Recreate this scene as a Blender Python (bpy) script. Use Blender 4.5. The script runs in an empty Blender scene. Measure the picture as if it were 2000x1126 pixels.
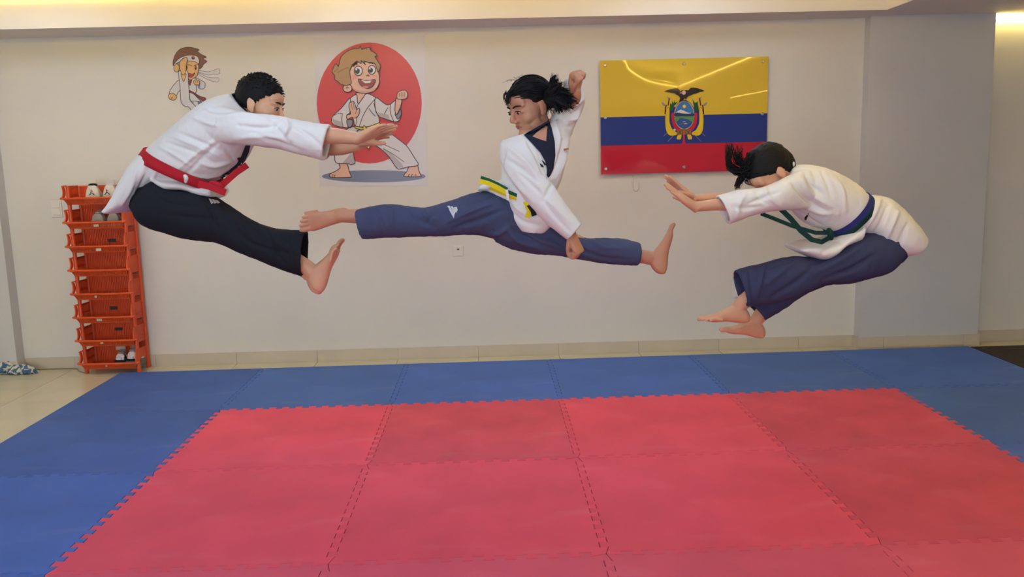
import bpy, bmesh, math, random
import numpy as np
from mathutils import Vector, Matrix, noise
from mathutils.bvhtree import BVHTree
from mathutils.geometry import tessellate_polygon

random.seed(7)
scene = bpy.context.scene
COL = scene.collection

# ------------------------------------------------------------------ camera
F_PX, YAW, PITCH, ROLL = 1675.0, 0.0225, 0.1536, 0.0258
CAM = Vector((1.6188, -4.9025, 1.4516))
_f = Vector((math.sin(YAW)*math.cos(PITCH), math.cos(YAW)*math.cos(PITCH), -math.sin(PITCH)))
_r = Vector((math.cos(YAW), -math.sin(YAW), 0))
_d = _f.cross(_r)
RIGHT = math.cos(ROLL)*_r + math.sin(ROLL)*_d
DOWN = -math.sin(ROLL)*_r + math.cos(ROLL)*_d
FWD = _f
cam_data = bpy.data.cameras.new('camera')
cam_data.sensor_width = 36.0
cam_data.lens = F_PX/2000*36
cam = bpy.data.objects.new('camera', cam_data)
COL.objects.link(cam)
M3 = Matrix((RIGHT, -DOWN, -FWD)).transposed()
cam.matrix_world = Matrix.Translation(CAM) @ M3.to_4x4()
scene.camera = cam

# ------------------------------------------------------------------ world + colour
world = bpy.data.worlds.new('world'); scene.world = world
world.use_nodes = True
world.node_tree.nodes['Background'].inputs[0].default_value = (.75, .82, 1, 1)
world.node_tree.nodes['Background'].inputs[1].default_value = .3
scene.view_settings.view_transform = 'Standard'
scene.view_settings.look = 'None'
scene.view_settings.gamma = 1.0
scene.view_settings.use_curve_mapping = False
scene.view_settings.exposure = -0.12

# strengths of the lamps, added ones included
PANEL_W = 8.5          # cool ceiling panels
LED_W = 22.0            # warm LED strips on the cove edges
LED_UP_W = 50.0        # warm LED strips lying in the cove, shining up
WINDOW_W = 8.0         # daylight through the shop front behind the camera


# ------------------------------------------------------------------ projection helpers (pixel -> place)
def ray(u, v):
    return RIGHT*((u-1000)/F_PX) + DOWN*((v-563)/F_PX) + FWD

def at(u, v, y):
    d = ray(u, v)
    return CAM + d*((y-CAM.y)/d.y)

def atz(u, v, z):
    d = ray(u, v)
    return CAM + d*((z-CAM.z)/d.z)

WY0, WS = 1.266, -0.0122           # main wall plane: y = WY0 + WS*x
def wally(x): return WY0 + WS*x
def atwall(u, v, off=0.0):
    d = ray(u, v)
    t = (WY0 - off + WS*CAM.x - CAM.y)/(d.y - WS*d.x)
    return CAM + d*t

def proj_np(co):
    q = co - np.array(CAM)
    x = q @ np.array(RIGHT); y = q @ np.array(DOWN); z = q @ np.array(FWD)
    return np.stack([1000+F_PX*x/z, 563+F_PX*y/z], 1)

class Crop:
    def __init__(s, ox, oy, k): s.ox, s.oy, s.k = ox, oy, k
    def px(s, x, y): return s.ox + x/s.k, s.oy + y/s.k
    def at(s, x, y, Y):
        u, v = s.px(x, y); return at(u, v, Y)

# ------------------------------------------------------------------ materials
def lin(c):
    c = c/255.0
    return c/12.92 if c <= .04045 else ((c+.055)/1.055)**2.4
def rgb(r, g, b): return (lin(r), lin(g), lin(b), 1)

_MC = {}
def mat(name, col, rough=.6, spec=.3, metal=0, var=0.0, vscale=6.0, bump=0.0, bscale=200.0, col2=None, emit=None, estr=0, coat=0, sss=0, vdetail=4, bdist=.002, stretch=None, scuff=0):
    if name in _MC: return _MC[name]
    m = bpy.data.materials.new(name); m.use_nodes = True
    nt = m.node_tree; b = nt.nodes['Principled BSDF']
    b.inputs['Base Color'].default_value = col
    b.inputs['Roughness'].default_value = rough
    b.inputs['Specular IOR Level'].default_value = spec
    b.inputs['Metallic'].default_value = metal
    b.inputs['Coat Weight'].default_value = coat
    if sss:
        b.inputs['Subsurface Weight'].default_value = sss
        b.inputs['Subsurface Radius'].default_value = (.01, .004, .002)
        b.inputs['Subsurface Scale'].default_value = 1.0
    tc = nt.nodes.new('ShaderNodeTexCoord')
    src = tc.outputs['Object']
    if stretch:
        mp = nt.nodes.new('ShaderNodeMapping'); mp.inputs['Scale'].default_value = stretch
        nt.links.new(src, mp.inputs['Vector']); src = mp.outputs['Vector']
    if var or col2:
        n = nt.nodes.new('ShaderNodeTexNoise'); n.inputs['Scale'].default_value = vscale
        n.inputs['Detail'].default_value = vdetail
        nt.links.new(src, n.inputs['Vector'])
        r = nt.nodes.new('ShaderNodeValToRGB')
        r.color_ramp.elements[0].position = .3; r.color_ramp.elements[1].position = .72
        if col2: r.color_ramp.elements[0].color = col2
        else: r.color_ramp.elements[0].color = tuple(max(0, x*(1-var)) for x in col[:3])+(1,)
        r.color_ramp.elements[1].color = col if col2 else tuple(min(1, x*(1+var)) for x in col[:3])+(1,)
        nt.links.new(n.outputs['Fac'], r.inputs['Fac'])
        out = r.outputs['Color']
        if scuff:                                     # pale rubbed streaks
            mp2 = nt.nodes.new('ShaderNodeMapping'); mp2.inputs['Scale'].default_value = (1.6, 4.5, 1); mp2.inputs['Rotation'].default_value = (0, 0, .5)
            nt.links.new(tc.outputs['Object'], mp2.inputs['Vector'])
            n3 = nt.nodes.new('ShaderNodeTexNoise'); n3.inputs['Scale'].default_value = 1.6; n3.inputs['Detail'].default_value = 9
            nt.links.new(mp2.outputs['Vector'], n3.inputs['Vector'])
            r3 = nt.nodes.new('ShaderNodeValToRGB'); r3.color_ramp.elements[0].position = .58; r3.color_ramp.elements[1].position = .78
            r3.color_ramp.elements[1].color = (scuff, scuff, scuff, 1)
            nt.links.new(n3.outputs['Fac'], r3.inputs['Fac'])
            mx = nt.nodes.new('ShaderNodeMix'); mx.data_type = 'RGBA'
            nt.links.new(r3.outputs['Color'], mx.inputs[0]); nt.links.new(out, mx.inputs[6])
            mx.inputs[7].default_value = (.75, .68, .72, 1); out = mx.outputs[2]
        nt.links.new(out, b.inputs['Base Color'])
    if bump:
        n2 = nt.nodes.new('ShaderNodeTexNoise'); n2.inputs['Scale'].default_value = bscale
        n2.inputs['Detail'].default_value = 2
        nt.links.new(src, n2.inputs['Vector'])
        bp = nt.nodes.new('ShaderNodeBump'); bp.inputs['Strength'].default_value = bump
        bp.inputs['Distance'].default_value = bdist
        nt.links.new(n2.outputs['Fac'], bp.inputs['Height'])
        nt.links.new(bp.outputs['Normal'], b.inputs['Normal'])
    if emit:
        b.inputs['Emission Color'].default_value = emit
        b.inputs['Emission Strength'].default_value = estr
    _MC[name] = m
    return m

M_WALL = mat('wall_paint', rgb(216, 213, 203), .75, .2, var=.03, vscale=1.6, bump=.12, bscale=60)
M_WALL2 = mat('pillar_paint', rgb(200, 200, 198), .75, .2, var=.03, vscale=1.6, bump=.12, bscale=60)
M_CEIL = mat('ceiling_paint', rgb(226, 221, 216), .85, .15, var=.02, vscale=1.5)
M_SKIRT = mat('skirting_ceramic', rgb(196, 186, 166), .35, .4, var=.05, vscale=4)
M_TILE = mat('floor_porcelain', rgb(208, 200, 172), .18, .5, var=.06, vscale=3)
M_GROUT = mat('grout', rgb(150, 138, 120), .9, .1)
M_RED = mat('mat_red', rgb(230, 84, 110), .62, .28, var=.10, vscale=2.6, bump=.35, bscale=260, vdetail=8, scuff=.06)
M_BLUE = mat('mat_blue', rgb(68, 106, 190), .58, .3, var=.12, vscale=2.6, bump=.35, bscale=260, vdetail=8, scuff=.06)
M_RED2 = mat('mat_red_worn', rgb(214, 84, 107), .66, .25, var=.12, vscale=3.2, bump=.35, bscale=260, vdetail=8, scuff=.06)
M_RED3 = mat('mat_red_dusty', rgb(220, 92, 117), .66, .25, var=.10, vscale=2.2, bump=.35, bscale=260, vdetail=8, scuff=.06)
M_BLUE2 = mat('mat_blue_worn', rgb(64, 98, 174), .62, .3, var=.12, vscale=3.0, bump=.35, bscale=260, vdetail=8, scuff=.06)
M_BLUE3 = mat('mat_blue_dusty', rgb(70, 106, 180), .62, .3, var=.10, vscale=2.2, bump=.35, bscale=260, vdetail=8, scuff=.06)
M_BLACK = mat('mat_black', rgb(58, 54, 54), .8, .2, var=.2, vscale=30)
M_ORANGE = mat('orange_plastic', rgb(214, 82, 36), .42, .4, var=.05, vscale=8)
M_WHITE_PL = mat('white_plastic', rgb(224, 219, 206), .45, .4)
M_LED = mat('led_strip_light', rgb(255, 235, 180), .5, emit=rgb(255, 222, 112), estr=LED_W)
M_LEDU = mat('led_strip_up', rgb(255, 235, 180), .5, emit=rgb(255, 222, 104), estr=LED_UP_W)
M_LEDF = mat('led_strip_wash_added', rgb(255, 235, 180), .5, emit=rgb(255, 224, 92), estr=58.0)
M_LEDW = mat('led_strip_bright', rgb(255, 235, 180), .5, emit=rgb(255, 226, 130), estr=34.0)
M_PANEL_ADD = mat('added_lamp_diffuser', rgb(245, 248, 255), .5, emit=rgb(216, 234, 255), estr=PANEL_W)
M_PANEL2 = mat('lamp_diffuser_dim', rgb(245, 248, 255), .5, emit=rgb(208, 232, 255), estr=PANEL_W*.8)
M_SKY = mat('daylight_glass', rgb(235, 242, 255), .5, emit=rgb(226, 236, 255), estr=WINDOW_W)
M_METAL = mat('brushed_steel', rgb(190, 186, 178), .3, .5, metal=1)
M_DARKM = mat('dark_metal', rgb(70, 70, 72), .5, .4)
M_DOBOK = mat('dobok_cotton', rgb(233, 232, 229), .85, .15, bump=.25, bscale=420, bdist=.001)
M_NAVY = mat('navy_cotton', rgb(40, 43, 60), .85, .15, bump=.2, bscale=400)
M_BLACKC = mat('black_cotton', rgb(34, 37, 44), .85, .15, bump=.25, bscale=380, bdist=.001)
M_TROUS = mat('blue_cotton', rgb(72, 80, 110), .85, .15, var=.07, vscale=9, bump=.25, bscale=380, bdist=.001)
M_TROUS2 = mat('indigo_cotton', rgb(62, 67, 98), .85, .15, var=.07, vscale=9, bump=.25, bscale=380, bdist=.001)
M_REDBELT = mat('red_belt_cloth', rgb(186, 40, 50), .8, .15, bump=.3, bscale=500)
M_GREENB = mat('green_belt_cloth', rgb(28, 92, 66), .8, .15)
M_YELLOWB = mat('yellow_belt_cloth', rgb(232, 210, 40), .8, .15)
M_GREEND = mat('dark_green_belt_cloth', rgb(28, 62, 58), .8, .15)
M_BLUEB = mat('blue_belt_cloth', rgb(48, 52, 120), .8, .15)
M_SKIN1 = mat('skin_tan', rgb(220, 172, 138), .5, .35, var=.05, vscale=20, sss=.12)
M_SKIN2 = mat('skin_brown', rgb(198, 144, 114), .5, .35, var=.05, vscale=20, sss=.12)
M_SKIN3 = mat('skin_warm', rgb(214, 164, 132), .5, .35, var=.05, vscale=20, sss=.12)
M_LIP = mat('lip', rgb(158, 92, 84), .45, .35)
M_HAIR = mat('black_hair', rgb(22, 22, 24), .6, .22, bump=.9, bscale=70, bdist=.004, stretch=(1, 3, 5))
M_EYEW = mat('eye_white', rgb(215, 205, 198), .3, .4)
M_EYED = mat('eye_dark', rgb(40, 28, 24), .25, .5)
M_LOGO = mat('white_print', rgb(205, 206, 210), .7, .2)
M_LOGOK = mat('black_print', rgb(28, 28, 32), .7, .2)

# ------------------------------------------------------------------ mesh helpers
def link(o, parent=None):
    COL.objects.link(o)
    if parent is not None: o.parent = parent
    return o

def obj(name, verts, faces, mats, parent=None, smooth=False, mi=None):
    me = bpy.data.meshes.new(name)
    me.from_pydata([tuple(v) for v in verts], [], faces)
    for m in (mats if isinstance(mats, (list, tuple)) else [mats]): me.materials.append(m)
    if mi is not None: me.polygons.foreach_set('material_index', mi)
    if smooth: me.polygons.foreach_set('use_smooth', [True]*len(me.polygons))
    me.update()
    return link(bpy.data.objects.new(name, me), parent)

def tag(o, label, cat=None, group=None, kind=None):
    if label: o['label'] = label
    if cat: o['category'] = cat
    if group: o['group'] = group
    if kind: o['kind'] = kind
    return o

def empty(name, loc):
    o = bpy.data.objects.new(name, None); o.empty_display_size = .05
    o.location = loc
    return link(o)

class MB:
    """collects shapes, builds ONE mesh object"""
    def __init__(s): s.v = []; s.f = []; s.m = []
    def add(s, v, f, mi=0):
        n = len(s.v); s.v += [Vector(p) for p in v]; s.f += [tuple(i+n for i in q) for q in f]; s.m += [mi]*len(f)
        return s
    def hexa(s, p, mi=0):       # 8 points: bottom 0-3, top 4-7
        return s.add(p, [(3,2,1,0), (4,5,6,7), (0,1,5,4), (1,2,6,5), (2,3,7,6), (3,0,4,7)], mi)
    def box(s, a, b, mi=0):
        x0,y0,z0 = a; x1,y1,z1 = b
        return s.hexa([(x0,y0,z0),(x1,y0,z0),(x1,y1,z0),(x0,y1,z0),(x0,y0,z1),(x1,y0,z1),(x1,y1,z1),(x0,y1,z1)], mi)
    def bar(s, p, q, w, h, up=Vector((0,0,1)), mi=0):   # box along p->q
        p = Vector(p); q = Vector(q); d = (q-p).normalized()
        if abs(d.dot(up)) > .98: up = Vector((0,1,0))
        a = d.cross(up).normalized()*(w/2); b = a.cross(d).normalized()*(h/2)
        return s.hexa([p-a-b, p+a-b, q+a-b, q-a-b, p-a+b, p+a+b, q+a+b, q-a+b], mi)
    def rings(s, R, caps=True, mi=0):
        n = len(R[0]); v = [p for r in R for p in r]; f = []
        for i in range(len(R)-1):
            for j in range(n):
                a = i*n+j; b = i*n+(j+1) % n
                f.append((a, b, b+n, a+n))
        if caps:
            f.append(tuple(range(n-1, -1, -1))); f.append(tuple(range((len(R)-1)*n, len(R)*n)))
        return s.add(v, f, mi)
    def tube(s, pts, rad, n=10, mi=0, flat=1.0, sub=0, ref=None):
        pts = [Vector(p) for p in pts]
        if not isinstance(rad, (list, tuple)): rad = [rad]*len(pts)
        rad = list(rad)
        if sub:
            P = crom([list(p)+[r] for p, r in zip(pts, rad)], sub)
            pts = [Vector(p[:3]) for p in P]; rad = [p[3] for p in P]
        R = []; a = None
        for i, p in enumerate(pts):
            t = (pts[min(i+1, len(pts)-1)] - pts[max(i-1, 0)])
            t = t.normalized() if t.length > 1e-9 else Vector((0,0,1))
            if a is None:
                h = ref if ref is not None else (Vector((0,0,1)) if abs(t.z) < .9 else Vector((0,1,0)))
                a = (h - t*h.dot(t)).normalized()
            else:
                a = (a - t*a.dot(t)).normalized()
            b = t.cross(a)
            r = rad[i]
            R.append([p + a*(r*math.cos(2*math.pi*k/n)*flat) + b*(r*math.sin(2*math.pi*k/n)) for k in range(n)])
        return s.rings(R, mi=mi)
    def capsule(s, pts, rad, n=10, mi=0, sub=3):
        """tube with rounded ends"""
        pts = [Vector(p) for p in pts]; rad = list(rad)
        P = crom([list(p)+[r] for p, r in zip(pts, rad)], sub)
        q = [Vector(p[:3]) for p in P]; r = [max(p[3], 1e-4) for p in P]
        d0 = (q[0]-q[1]).normalized(); d1 = (q[-1]-q[-2]).normalized()
        q2 = [q[0]+d0*r[0]*.95, q[0]+d0*r[0]*.6]+q+[q[-1]+d1*r[-1]*.6, q[-1]+d1*r[-1]*.95]
        r2 = [r[0]*.3, r[0]*.8]+r+[r[-1]*.8, r[-1]*.3]
        return s.tube(q2, r2, n, mi)
    def ellipsoid(s, c, r, n=16, m=10, R=None, mi=0):
        c = Vector(c); rings = []
        for i in range(1, m):
            th = math.pi*i/m; ring = []
            for k in range(n):
                ph = 2*math.pi*k/n
                p = Vector((r[0]*math.sin(th)*math.cos(ph), r[1]*math.sin(th)*math.sin(ph), r[2]*math.cos(th)))
                if R is not None: p = R @ p
                ring.append(c+p)
            rings.append(ring[::-1])
        return s.rings(rings, mi=mi)
    def prism(s, poly, depth, mi=0):
        """poly: 3d points of a planar polygon, depth: Vector"""
        n = len(poly); a = [Vector(p) for p in poly]; b = [p+depth for p in a]
        tr = tessellate_polygon([a])
        f = [tuple(t) for t in tr]+[tuple(i+n for i in t[::-1]) for t in tr]+[(i, i+n, (i+1) % n+n, (i+1) % n) for i in range(n)]
        return s.add(a+b, f, mi)
    def xf(s, Mx):
        s.v = [Mx @ p for p in s.v]; return s
    def merge(s, o):
        n = len(s.v); s.v += o.v; s.f += [tuple(i+n for i in q) for q in o.f]; s.m += o.m; return s
    def build(s, name, mats, parent=None, smooth=False):
        return obj(name, s.v, s.f, mats, parent, smooth, s.m)

def crom(P, k):
    """Catmull-Rom through rows of numbers"""
    P = [list(map(float, p)) for p in P]
    if len(P) < 3 or k <= 1: 
        if len(P) == 2 and k > 1: return [[a+(b-a)*t/k for a, b in zip(P[0], P[1])] for t in range(k)]+[P[1]]
        return P
    out = []
    for i in range(len(P)-1):
        p0 = P[i-1] if i else [2*a-b for a, b in zip(P[0], P[1])]
        p1, p2 = P[i], P[i+1]
        p3 = P[i+2] if i+2 < len(P) else [2*a-b for a, b in zip(P[-1], P[-2])]
        for j in range(k):
            t = j/k
            out.append([.5*((2*b)+(-a+c)*t+(2*a-5*b+4*c-d)*t*t+(-a+3*b-3*c+d)*t**3) for a, b, c, d in zip(p0, p1, p2, p3)])
    out.append(P[-1])
    return out

def spow(x, e): return math.copysign(abs(x)**e, x)

def loft(mb, crop, spec, Y, k=5, n=28, hollow=0.0, expo=.85):
    """spec rows: x1,y1,x2,y2, dy, half depth. Traced width, own depth and thickness."""
    S = crom(spec, k); R = []
    def ring(row, sc=1.0):
        x1, y1, x2, y2, dy, d = row
        p1 = crop.at(x1, y1, Y+dy); p2 = crop.at(x2, y2, Y+dy)
        c = (p1+p2)/2; a = (p1-p2)/2
        a = a*max(0.05, (a.length-(1-sc))/a.length) if sc < 1 else a
        dd = max(d-(1-sc), .004)
        return [c + a*spow(math.cos(t), expo) + Vector((0, dd, 0))*spow(math.sin(t), expo) for t in [2*math.pi*j/n for j in range(n)]]
    R = [ring(r) for r in S]
    if hollow:
        R.append(ring(S[-1], 1-.006))
        acc = 0; i = len(S)-1
        R.append(ring(S[-1], 1-.013))
        while acc < hollow and i > 1:
            i -= 1
            a = crop.at((S[i][0]+S[i][2])/2, (S[i][1]+S[i][3])/2, Y); b = crop.at((S[i+1][0]+S[i+1][2])/2, (S[i+1][1]+S[i+1][3])/2, Y)
            acc += (a-b).length
            R.append(ring(S[i], 1-.014))
    return mb.rings(R)

def remesh(mb, voxel, smooth=6, fac=.5):
    me = bpy.data.meshes.new('tmp'); me.from_pydata([tuple(p) for p in mb.v], [], mb.f); me.update()
    bm = bmesh.new(); bm.from_mesh(me); bmesh.ops.recalc_face_normals(bm, faces=bm.faces); bm.to_mesh(me); bm.free()
    o = bpy.data.objects.new('tmp', me); COL.objects.link(o)
    r = o.modifiers.new('r', 'REMESH'); r.mode = 'VOXEL'; r.voxel_size = voxel; r.adaptivity = 0
    if smooth:
        s = o.modifiers.new('s', 'SMOOTH'); s.factor = fac; s.iterations = smooth
    dg = bpy.context.evaluated_depsgraph_get()
    out = bpy.data.meshes.new_from_object(o.evaluated_get(dg))
    bpy.data.objects.remove(o); bpy.data.meshes.remove(me)
    return out

def get_np(me):
    n = len(me.vertices); co = np.empty(n*3); me.vertices.foreach_get('co', co)
    no = np.empty(n*3); me.vertex_normals.foreach_get('vector', no)
    return co.reshape(-1, 3), no.reshape(-1, 3)

def set_np(me, co):
    me.vertices.foreach_set('co', co.ravel()); me.update()

def folds(me, lines, crop, base=0.0, bscale=14.0, back=.35):
    """raise or sink cloth along crease lines: (pts, width px, height m)"""
    co, no = get_np(me); px = proj_np(co)
    view = co - np.array(CAM); view /= np.linalg.norm(view, axis=1)[:, None]
    face = -(view*no).sum(1)
    front = np.clip(face*2.5, -1, 1)
    w = np.where(front > 0, front, -front*back)
    dsp = np.zeros(len(co))
    for pts, width, amp in lines:
        width *= .5; amp *= 1.25
        P = np.array([crop.px(*p) for p in crom([list(p) for p in pts], 4)])
        best = np.full(len(co), 1e9); tt = np.zeros(len(co))
        for i in range(len(P)-1):
            a, b = P[i], P[i+1]; ab = b-a
            t = np.clip(((px-a)@ab)/(ab@ab), 0, 1)
            dd = np.linalg.norm(px-(a+t[:, None]*ab), axis=1)
            upd = dd < best; best = np.where(upd, dd, best); tt = np.where(upd, (i+t)/(len(P)-1), tt)
        dsp += amp*np.exp(-(best/width)**2)*(.35+.65*np.sin(np.pi*np.clip(tt, .02, .98)))
    dsp *= w
    if base:
        # soft drape plus sharp little ridges
        dsp += base*np.array([noise.noise(Vector((p[0]*bscale, p[1]*bscale*.6, p[2]*bscale)))
                              + .9*(.35-abs(noise.noise(Vector((p[0]*bscale*2.2+3, p[1]*bscale, p[2]*bscale*1.4)))))
                              + .35*(.35-abs(noise.noise(Vector((p[0]*bscale*4+7, p[1]*bscale*2, p[2]*bscale*4))))) for p in co])
    set_np(me, co + no*dsp[:, None])

def mesh_obj(name, me, mats, parent=None):
    me.name = name; me.materials.clear()
    for m in (mats if isinstance(mats, (list, tuple)) else [mats]): me.materials.append(m)
    me.polygons.foreach_set('use_smooth', [True]*len(me.polygons)); me.update()
    return link(bpy.data.objects.new(name, me), parent)

def bvh_of(me):
    return BVHTree.FromPolygons([v.co[:] for v in me.vertices], [p.vertices[:] for p in me.polygons])

def decal(bvh, crop, poly, m, name, parent, off=.003, cuts=3, fallback=None, smooth_poly=False):
    """a thin patch of cloth or print laid on the surface it belongs to"""
    if smooth_poly: poly = crom([list(p) for p in poly+[poly[0]]], 4)[:-1]
    bm = bmesh.new()
    vs = [bm.verts.new((p[0], p[1], 0)) for p in poly]
    bm.faces.new(vs)
    bmesh.ops.triangulate(bm, faces=bm.faces)
    for _ in range(cuts):
        long = [e for e in bm.edges if e.calc_length() > 5*crop.k]
        if not long: break
        bmesh.ops.subdivide_edges(bm, edges=long, cuts=1)
        bmesh.ops.triangulate(bm, faces=bm.faces)
    V = []; bm.verts.ensure_lookup_table(); last = None
    miss = []
    for v in bm.verts:
        u, w = crop.px(v.co.x, v.co.y)
        d = ray(u, w).normalized()
        hit = bvh.ray_cast(CAM, d)
        if hit[0] is None: V.append(None); miss.append((len(V)-1, d))
        else: V.append((hit[0], d, hit[3]))
    ok = [h[2] for h in V if h]
    mean = sum(ok)/len(ok) if ok else (fallback or 4.0)
    for i, d in miss:
        V[i] = (CAM+d*mean, d, mean)
    front = [p-d*off for p, d, _ in V]; back = [p+d*.002 for p, d, _ in V]
    F = [tuple(v.index for v in f.verts) for f in bm.faces]
    n = len(front)
    edge = [(e.verts[0].index, e.verts[1].index) for e in bm.edges if len(e.link_faces) == 1]
    faces = F+[tuple(i+n for i in f[::-1]) for f in F]+[(a, b, b+n, a+n) for a, b in edge]
    bm.free()
    return obj(name, front+back, faces, m, parent, smooth=False)

def ribbon(pts, wdir, width, thick, n=1):
    """strap following points; wdir per point or single width direction"""
    mb = MB(); R = []
    pts = [Vector(p) for p in pts]
    for i, p in enumerate(pts):
        w = wdir[i] if isinstance(wdir, list) else wdir
        t = (pts[min(i+1, len(pts)-1)]-pts[max(i-1, 0)]).normalized()
        w = (w - t*w.dot(t)).normalized()
        nn = t.cross(w)
        a = w*(width/2); b = nn*(thick/2)
        R.append([p-a-b, p+a-b, p+a+b, p-a+b])
    mb.rings(R)
    return mb


# ================================================================== THE ROOM
def struct(name, mb, m, parent=None):
    o = mb.build(name, m, parent)
    if parent is None: o['kind'] = 'structure'
    return o

XL, XR, YF = -3.6, 7.6, -9.4       # room limits
ZC, ZT = 2.335, 2.62               # soffit underside, raised tray
def wallslab(x0, x1, y0, y1, z0, z1, t=.15):
    return MB().hexa([(x0,y0,z0),(x1,y1,z0),(x1,y1+t,z0),(x0,y0+t,z0),(x0,y0,z1),(x1,y1,z1),(x1,y1+t,z1),(x0,y0+t,z1)])

struct('wall_back', wallslab(-1.95, 4.4, wally(-1.95), wally(4.4), 0, ZT), M_WALL)
struct('wall_back_side', wallslab(5.0, XR+.1, 1.232, 1.222, 0, ZT), M_WALL)
struct('wall_pillar_right', MB().box((4.262, 1.125, 0), (5.135, 1.45, ZT)), M_WALL2)
struct('wall_pillar_left', MB().box((XL-.1, 1.185, 0), (-1.805, 1.45, ZT)), M_WALL2)
struct('wall_left', MB().box((XL-.15, YF, 0), (XL, 1.185, ZT)), M_WALL)
struct('wall_right', MB().box((XR, YF, 0), (XR+.15, 1.22, ZT)), M_WALL)
# wall behind the camera with a shop-front window
wf = MB()
wf.box((XL-.15, YF-.15, 0), (-2.6, YF, ZT)); wf.box((2.6, YF-.15, 0), (XR+.15, YF, ZT))
wf.box((-2.6, YF-.15, 0), (2.6, YF, .25)); wf.box((-2.6, YF-.15, 2.2), (2.6, YF, ZT))
struct('wall_front', wf, M_WALL)
w1 = struct('window_1', MB().box((-2.6, YF-.09, .25), (2.6, YF-.07, 2.2)), M_SKY)
wfr = MB()
for x in (-2.58, -.9, .9, 2.58): wfr.box((x-.025, YF-.07, .25), (x+.025, YF-.02, 2.2))
for z in (.27, 2.18): wfr.box((-2.6, YF-.07, z-.02), (2.6, YF-.02, z+.02))
wfr.build('window_frame', M_DARKM, w1)

# floor slab with porcelain tiles
TS, TX0 = .588, -.265
fl = struct('floor', MB().box((XL-.2, YF-.2, -.12), (XR+.2, 1.5, -.004)), M_GROUT)
yrow = [1.30, .98]
while yrow[-1] > -2.6: yrow.append(yrow[-1]-TS)
tile_cache = {}
def floor_tile(x0, x1, y0, y1):
    g = .0012; key = (round(x1-x0, 4), round(y1-y0, 4))
    if key not in tile_cache:
        mb = MB(); w, h = (x1-x0)/2-g, (y1-y0)/2-g
        mb.hexa([(-w,-h,-.012),(w,-h,-.012),(w,h,-.012),(-w,h,-.012),(-w+.001,-h+.001,0),(w-.001,-h+.001,0),(w-.001,h-.001,0),(-w+.001,h-.001,0)])
        me = bpy.data.meshes.new('floor_tile'); me.from_pydata([tuple(p) for p in mb.v], [], mb.f); me.materials.append(M_TILE)
        tile_cache[key] = me
    o = bpy.data.objects.new('floor_tile', tile_cache[key]); o.location = ((x0+x1)/2, (y0+y1)/2, 0)
    o.parent = fl; COL.objects.link(o)
for r in range(len(yrow)-1):
    y1, y0 = yrow[r], yrow[r+1]
    for k in range(-6, 14):
        x0 = TX0 + k*TS; x1 = x0+TS
        if r == 0 or x0 < -.95 or (x1 > 5.0): 
            if x1 > 6.9 or (r > 3 and x0 > 4): continue
            floor_tile(x0, x1, y0, y1)

# ceramic skirting, one tile after another
def skirting(name, xa, xb, yf, h=.085):
    """yf(x): face line of the wall; the body sits behind, tiles in front"""
    ca, cb = xa+.006, xb-.006
    base = struct(name, MB().hexa([(ca,yf(ca)-.006,0),(cb,yf(cb)-.006,0),(cb,yf(cb)+.02,0),(ca,yf(ca)+.02,0),(ca,yf(ca)-.006,h-.004),(cb,yf(cb)-.006,h-.004),(cb,yf(cb)+.02,h-.004),(ca,yf(ca)+.02,h-.004)]), M_GROUT)
    cuts = [xa]+[TX0+k*TS for k in range(-8, 20) if xa+.04 < TX0+k*TS < xb-.04]+[xb]
    for a, b in zip(cuts[:-1], cuts[1:]):
        a += .001; b -= .001
        MB().hexa([(a,yf(a)-.012,0),(b,yf(b)-.012,0),(b,yf(b)+.01,0),(a,yf(a)+.01,0),(a,yf(a)-.011,h),(b,yf(b)-.011,h),(b,yf(b)+.01,h),(a,yf(a)+.01,h)]).build('skirting_tile', M_SKIRT, base)
skirting('baseboard_back', -1.793, 4.25, wally)
skirting('baseboard_pillar_right', 4.25, 5.147, lambda x: 1.125)
skirting('baseboard_back_side', 5.147, XR, lambda x: 1.231)
skirting('baseboard_pillar_left', XL, -1.793, lambda x: 1.185)
def sskirt(name, x0, x1, ya, yb):
    b = struct(name, MB().box((x0+.003, ya, 0), (x1-.003, yb, .081)), M_GROUT)
    MB().box((x0, ya+.001, 0), (x1, yb-.001, .085)).build('skirting_tile', M_SKIRT, b)
sskirt('baseboard_left', -1.806, -1.793, 1.187, 1.276)
sskirt('baseboard_right', 4.25, 4.263, 1.127, 1.204)

# ceiling: raised tray, dropped soffit round it, dropped wavy island in it
struct('ceiling', MB().box((XL-.15, YF-.15, ZT), (XR+.15, 1.5, ZT+.1)), M_CEIL)
SX0, SX1, SY0, SY1 = -2.9, 4.262, .878, -6.2
soff = MB()
soff.box((XL, SY0, ZC), (5.135, 1.30, ZT))                      # along the picture wall
soff.box((5.135, SY0, ZC), (XR, 1.15, ZT))                      # stops short of the side wall: light gap
soff.box((SX1, SY1, ZC), (XR, SY0, ZT))
soff.box((XL, SY1, ZC), (SX0, SY0, ZT))
soff.box((XL, YF, ZC), (XR, SY1, ZT))
struct('ceiling_soffit', soff, M_CEIL)
isl = crom([(4.24,-5.55),(3.82,-4.81),(3.50,-3.99),(3.14,-2.68),(2.89,-1.47),(2.45,-.75),(1.5,-.5),(.4,-.75),(-.7,-.45),(-1.7,-.7),(-2.15,-1.6),(-1.85,-3.0),(-2.2,-4.4),(-2.5,-5.7)], 6)
isl_poly = [(p[0], p[1]) for p in isl]+[(-2.5, -6.1), (4.2, -6.1)]
mb = MB().prism([(x, y, ZC) for x, y in isl_poly], Vector((0, 0, .10)))
struct('ceiling_island', mb, M_CEIL)

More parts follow.
